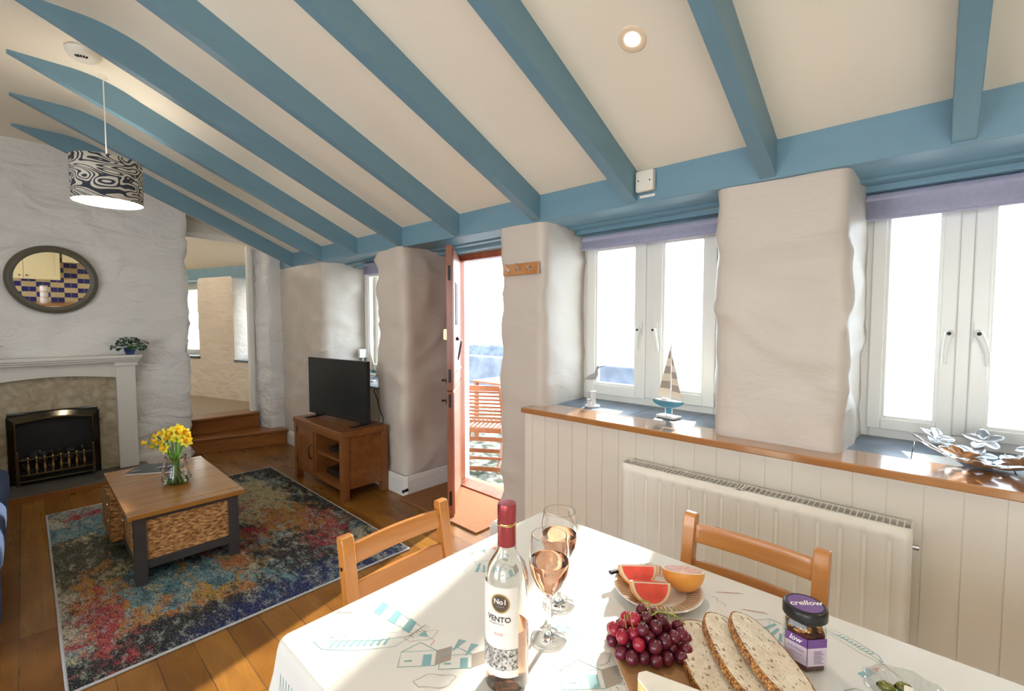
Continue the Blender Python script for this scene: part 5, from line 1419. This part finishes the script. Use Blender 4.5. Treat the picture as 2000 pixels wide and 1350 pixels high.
for i, (p, r_) in enumerate(P_):
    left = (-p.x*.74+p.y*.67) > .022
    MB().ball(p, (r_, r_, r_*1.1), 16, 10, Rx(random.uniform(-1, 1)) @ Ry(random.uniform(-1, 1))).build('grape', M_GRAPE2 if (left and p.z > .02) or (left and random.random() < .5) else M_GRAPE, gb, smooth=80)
mb = MB(); mb.tube([(-.05, .03, .03), (-.01, .01, .045), (.02, -.01, .060), (.045, -.03, .05), (.055, -.045, .035)], .0016, 6)
for a in range(9): b = a/9; mb.tube([(-.04+.09*b, .02-.06*b, .045), (-.03+.09*b, .03-.06*b, .060), (-.02+.09*b, .02-.05*b, .050)], .0011, 5)
mb.tube([(.01, .0, .05), (.012, .004, .075), (-.004, .014, .082)], .0015, 6); mb.build('stalk', M_STEM, gb, smooth=60)

def bread(c, z, tilt, yaw, label, L=.21, Wd=.092):
    r = empty('bread_slice', (c[0], c[1], z), 0, label, 'bread', 'seeded bread slices on the board')
    r.rotation_euler = (Matrix.Rotation(yaw, 4, 'Z') @ Matrix.Rotation(tilt, 4, 'Y')).to_euler()
    n = 40; out = []
    for i in range(n):
        t = 2*PI*i/n; x = Wd/2*math.copysign(abs(math.cos(t))**.8, math.cos(t)); y = L/2*math.copysign(abs(math.sin(t))**.85, math.sin(t))
        k = 1+.02*math.sin(3*t+c[0]*50); out.append((x*k*(1.0 if x < 0 else .95), y*k))
    ins = [(x*.94, y*.975) for x, y in out]
    MB().prism(ins, -.0064, .0068).build('crumb', M_BREAD, r, bevel=.001)
    mb = MB()
    for i in range(n):
        j = (i+1) % n
        for (A_, B_, z0_, z1_) in ((out, out, -.0062, .0062),): 
            mb.face([mb.bm.verts.new((*A_[i], z0_)), mb.bm.verts.new((*A_[j], z0_)), mb.bm.verts.new((*B_[j], z1_)), mb.bm.verts.new((*B_[i], z1_))])
        mb.face([mb.bm.verts.new((*out[i], .0062)), mb.bm.verts.new((*out[j], .0062)), mb.bm.verts.new((*ins[j], .0067)), mb.bm.verts.new((*ins[i], .0067))])
        mb.face([mb.bm.verts.new((*out[i], -.0062)), mb.bm.verts.new((*out[j], -.0062)), mb.bm.verts.new((*ins[j], -.0066)), mb.bm.verts.new((*ins[i], -.0066))])
    bmesh.ops.remove_doubles(mb.bm, verts=mb.bm.verts, dist=1e-5)
    mb.build('crust', M_CRUST, r, smooth=40)
yw = math.atan2(.6, .8)-PI/2    # local y along the slice axis
bread((.765, .258), BT+.0075, 0, yw, 'seeded bread slice beside the grapes, lowest of the three')
bread((.796, .222), BT+.0195, math.radians(13), yw+.03, 'middle slice of the three seeded bread slices')
bread((.816, .183), BT+.0280, math.radians(17), yw+.05, 'top slice of seeded bread, nearest the jar')

cz_ = empty('cheese_wedge', (.630, .262, BT), 0, 'wedge of white-rinded soft cheese at the front of the board', 'cheese')
pts = [(-.045, .045), (.075, -.005), (.045, -.085), (-.055, -.03)]
pts = [(.016, .053), (.040, -.045), (.030, -.085), (-.06, -.045), (-.008, .055), (.004, .060)]
MB().prism(pts, .001, .030).build('paste', M_CHEESE, cz_, bevel=.005, seg=3)
MB().prism([(x*1.0, y*1.0) for x, y in pts], .0295, .0335).build('rind', M_RIND, cz_, bevel=.0015)

# jar
jr = empty('relish_jar', (.905, .150, TT), math.radians(-12), 'hexagonal glass jar of dark relish with a black and purple lid', 'jar')
hexp = lambda r_: [(r_*math.cos(PI/3*i+PI/6), r_*math.sin(PI/3*i+PI/6)) for i in range(6)]
mb = MB(); rings = []
for r_, z in ((.031, 0), (.0345, .003), (.0345, .072), (.031, .080), (.0285, .084), (.0285, .088)):
    rings.append([mb.bm.verts.new((x, y, z)) for x, y in hexp(r_)])
for A_, B_ in zip(rings, rings[1:]):
    for i in range(6): mb.face([A_[i], A_[(i+1) % 6], B_[(i+1) % 6], B_[i]])
mb.face(rings[0][::-1]); mb.build('glass_body', M_BGT, jr, bevel=.002)
mb = MB(); mb.prism(hexp(.0315), .003, .064); mb.build('relish', M_JAM, jr)
mb = MB(); random.seed(4)
for i in range(26): a = random.random()*6.28; mb.ball((.023*math.cos(a), .023*math.sin(a), random.uniform(.062, .078)), (.005, .005, .003), 7, 5)
o = mb.build('smears', M_CRUST, jr, smooth=60)
MB().lathe([(.0315, .084), (.0338, .085), (.0338, .098), (.0325, .1015), (.0300, .103), (.0275, .1025), (0, .1025)], 48).build('lid', M_BLACK, jr, smooth=40)
ld = MB().lathe([(0, .1031), (.0265, .1031)], 40).build('lid_label', M_PURPLE, jr)
ca = math.radians(-133)  # lettering faces the camera
mb = MB(); RL2 = Rz(math.radians(-38)); mb.mesh(text_mesh('crellow', .0180, .35, .0004), lambda p: RL2 @ Vector((p.x, p.y+.001, .1034))); mb.build('lettering', M_LABEL, ld, recalc=False)
# label wraps the two faces turned to the camera
ap = .0345*math.cos(PI/6)
for k, (fa) in enumerate((PI, PI+PI/3)):
    N_ = Vector((math.cos(fa), math.sin(fa), 0)); U_ = Vector((-math.sin(fa), math.cos(fa), 0)); O_ = N_*(ap+.0006); hw_ = .0170
    g = lambda a, z, h=0: O_+N_*h+U_*a+Vector((0, 0, z))
    mb = MB()
    mb.mi = 0; mb.face([mb.bm.verts.new(g(*q)) for q in ((-hw_, .014), (hw_, .014), (hw_, .045), (-hw_, .045))])
    mb.mi = 1; mb.face([mb.bm.verts.new(g(*q)) for q in ((-hw_, .045), (hw_, .045), (hw_, .060), (-hw_, .060))])
    mb.mi = 2
    if k == 0: 
        mb.mesh(text_mesh('low', .0125, .35, .0003, 'CENTER'), lambda p: g(p.x-.002, .0525+p.y, .0003)); mb.mi = 3
        mb.mesh(text_mesh('e Crimson', .0062), lambda p: g(p.x, .037+p.y, .0003)); mb.mesh(text_mesh('relish & pickle', .0036), lambda p: g(p.x, .029+p.y, .0003))
    else:
        mb.mi = 3
        for i in range(9): mb.face([mb.bm.verts.new(g(a, .018+i*.0026+dz_, .0003)) for a, dz_ in ((-.006, 0), (.012-(.004 if i % 3 else 0), 0), (.012-(.004 if i % 3 else 0), .0008), (-.006, .0008))])
    mb.build('label', [M_LILAC, M_PURPLE, M_LABEL, M_INK], jr, recalc=False)

# olive dish
od = empty('olive_dish', (.895, .012, TT), 0, 'small scalloped clear glass dish of olives at the bottom right', 'dish')
MB().lathe([(0, .002), (.026, .002), (.034, .008), (.048, .022), (.056, .030), (.0535, .031), (.046, .025), (.032, .012), (.024, .006), (0, .006)], 72, None, lambda t, z: 1+.045*math.cos(9*t)*min(1, z/.02)).build('glass_bowl', M_DISH, od, smooth=60)
for i, (a, b, z, rz_) in enumerate(((-.012, .012, .018, .3), (.004, -.018, .018, 1.2), (.020, .006, .020, 2), (-.020, -.012, .018, .8), (.002, .026, .021, 1.7))):
    o = empty('olive', (.895+a, .012+b, TT+z), rz_, 'glossy green olive in the small glass dish', 'olive', 'green olives in the glass dish')
    MB().ball((0, 0, 0), (.0115, .0085, .0085), 16, 10).build('flesh', M_OLIVE, o, smooth=80)
    MB().ball((.0108, 0, 0), (.002, .003, .003), 8, 6).build('pit_hole', M_SOOT, o, smooth=80)
tag(MB().box(-.006, .006, -.006, .006, -.005, .005).build('feta_cube', M_RIND, bevel=.002), 'small white cheese cube between the olives in the glass dish', 'cheese'); bpy.data.objects['feta_cube'].location = (.905, .012, TT+.024)

# ================================================================== KITCHEN END (seen in the round mirror)
kb = empty('kitchen_base_unit', (.2, -2.285, 0), 0, 'cream kitchen base units under the wooden worktop at the far kitchen end', 'cabinet')
MB().box(-1.6, 1.6, 0, .56, .1, .87).build('carcass', M_KITCH, kb)
for i in range(5):
    MB().box(-1.58+i*.632, -.97+i*.632, .56, .58, .14, .84).build('door', M_KITCH, kb, bevel=.003)
tag(MB().box(-1.4, 1.8, -2.285, -1.70, .872, .91).build('worktop', M_WORK, bevel=.003), 'brown wooden kitchen worktop seen in the mirror', 'worktop')
struct(MB().box(-1.6, 2.0, -2.302, -2.292, .91, 2.0).build('trim_12', M_KTILE))
ku = empty('kitchen_wall_unit', (.09, -2.29, 1.36), 0, 'cream kitchen wall cupboards reflected in the mirror', 'cabinet')
MB().box(-1.5, .45, 0, .30, 0, .75).build('carcass', M_KITCH, ku)
for i in range(4):
    a = -1.55+i*.5; d_ = empty('door', (0, 0, 0)); d_.parent = ku
    mb = MB(); mb.box(a, a+.492, .30, .32, .01, .74); mb.box(a+.06, a+.416, .32, .322, .07, .68); mb.build('door_panel', M_KITCH, d_, bevel=.003)
    MB().ball((a+(.44 if i % 2 == 0 else .036), .335, .07), .013).build('knob', M_IRON, d_, smooth=60)
ks = empty('kitchen_short_wall_unit', (1.05, -2.29, 1.72), 0, 'short cream cupboard right of the long one, reflected in the mirror', 'cabinet')
MB().box(-.48, .48, 0, .30, 0, .40).build('carcass', M_KITCH, ks)
MB().box(-.47, .47, .30, .32, .01, .39).build('door', M_KITCH, ks, bevel=.003)
tp = empty('kitchen_tap', (.93, -2.10, .91), 0, 'arched chrome kitchen tap reflected in the mirror', 'tap')
MB().tube([(0, 0, 0), (0, 0, .2), (.02, .03, .27), (.04, .08, .30), (.06, .13, .27), (.065, .15, .22)], .012, 12).build('spout', M_CHROME, tp, smooth=60)
MB().lathe([(.03, 0), (.025, .03), (0, .035)], 16).build('base', M_CHROME, tp, smooth=60)
for i in range(3):
    o = empty('white_canister', (.30, -2.02, .911+i*.112), 0, ['lowest', 'middle', 'topmost'][i]+' white canister of the stack on the kitchen worktop', 'canister', 'stacked white canisters')
    MB().lathe([(0, 0), (.055, 0), (.058, .01), (.058, .095), (.05, .1), (0, .1)], 24).build('body', M_WHITE, o, smooth=50)
    MB().lathe([(.0585, .088), (.0595, .092), (.0595, .106), (.055, .110), (0, .110)], 24).build('lid', M_PLRIM, o, smooth=50)
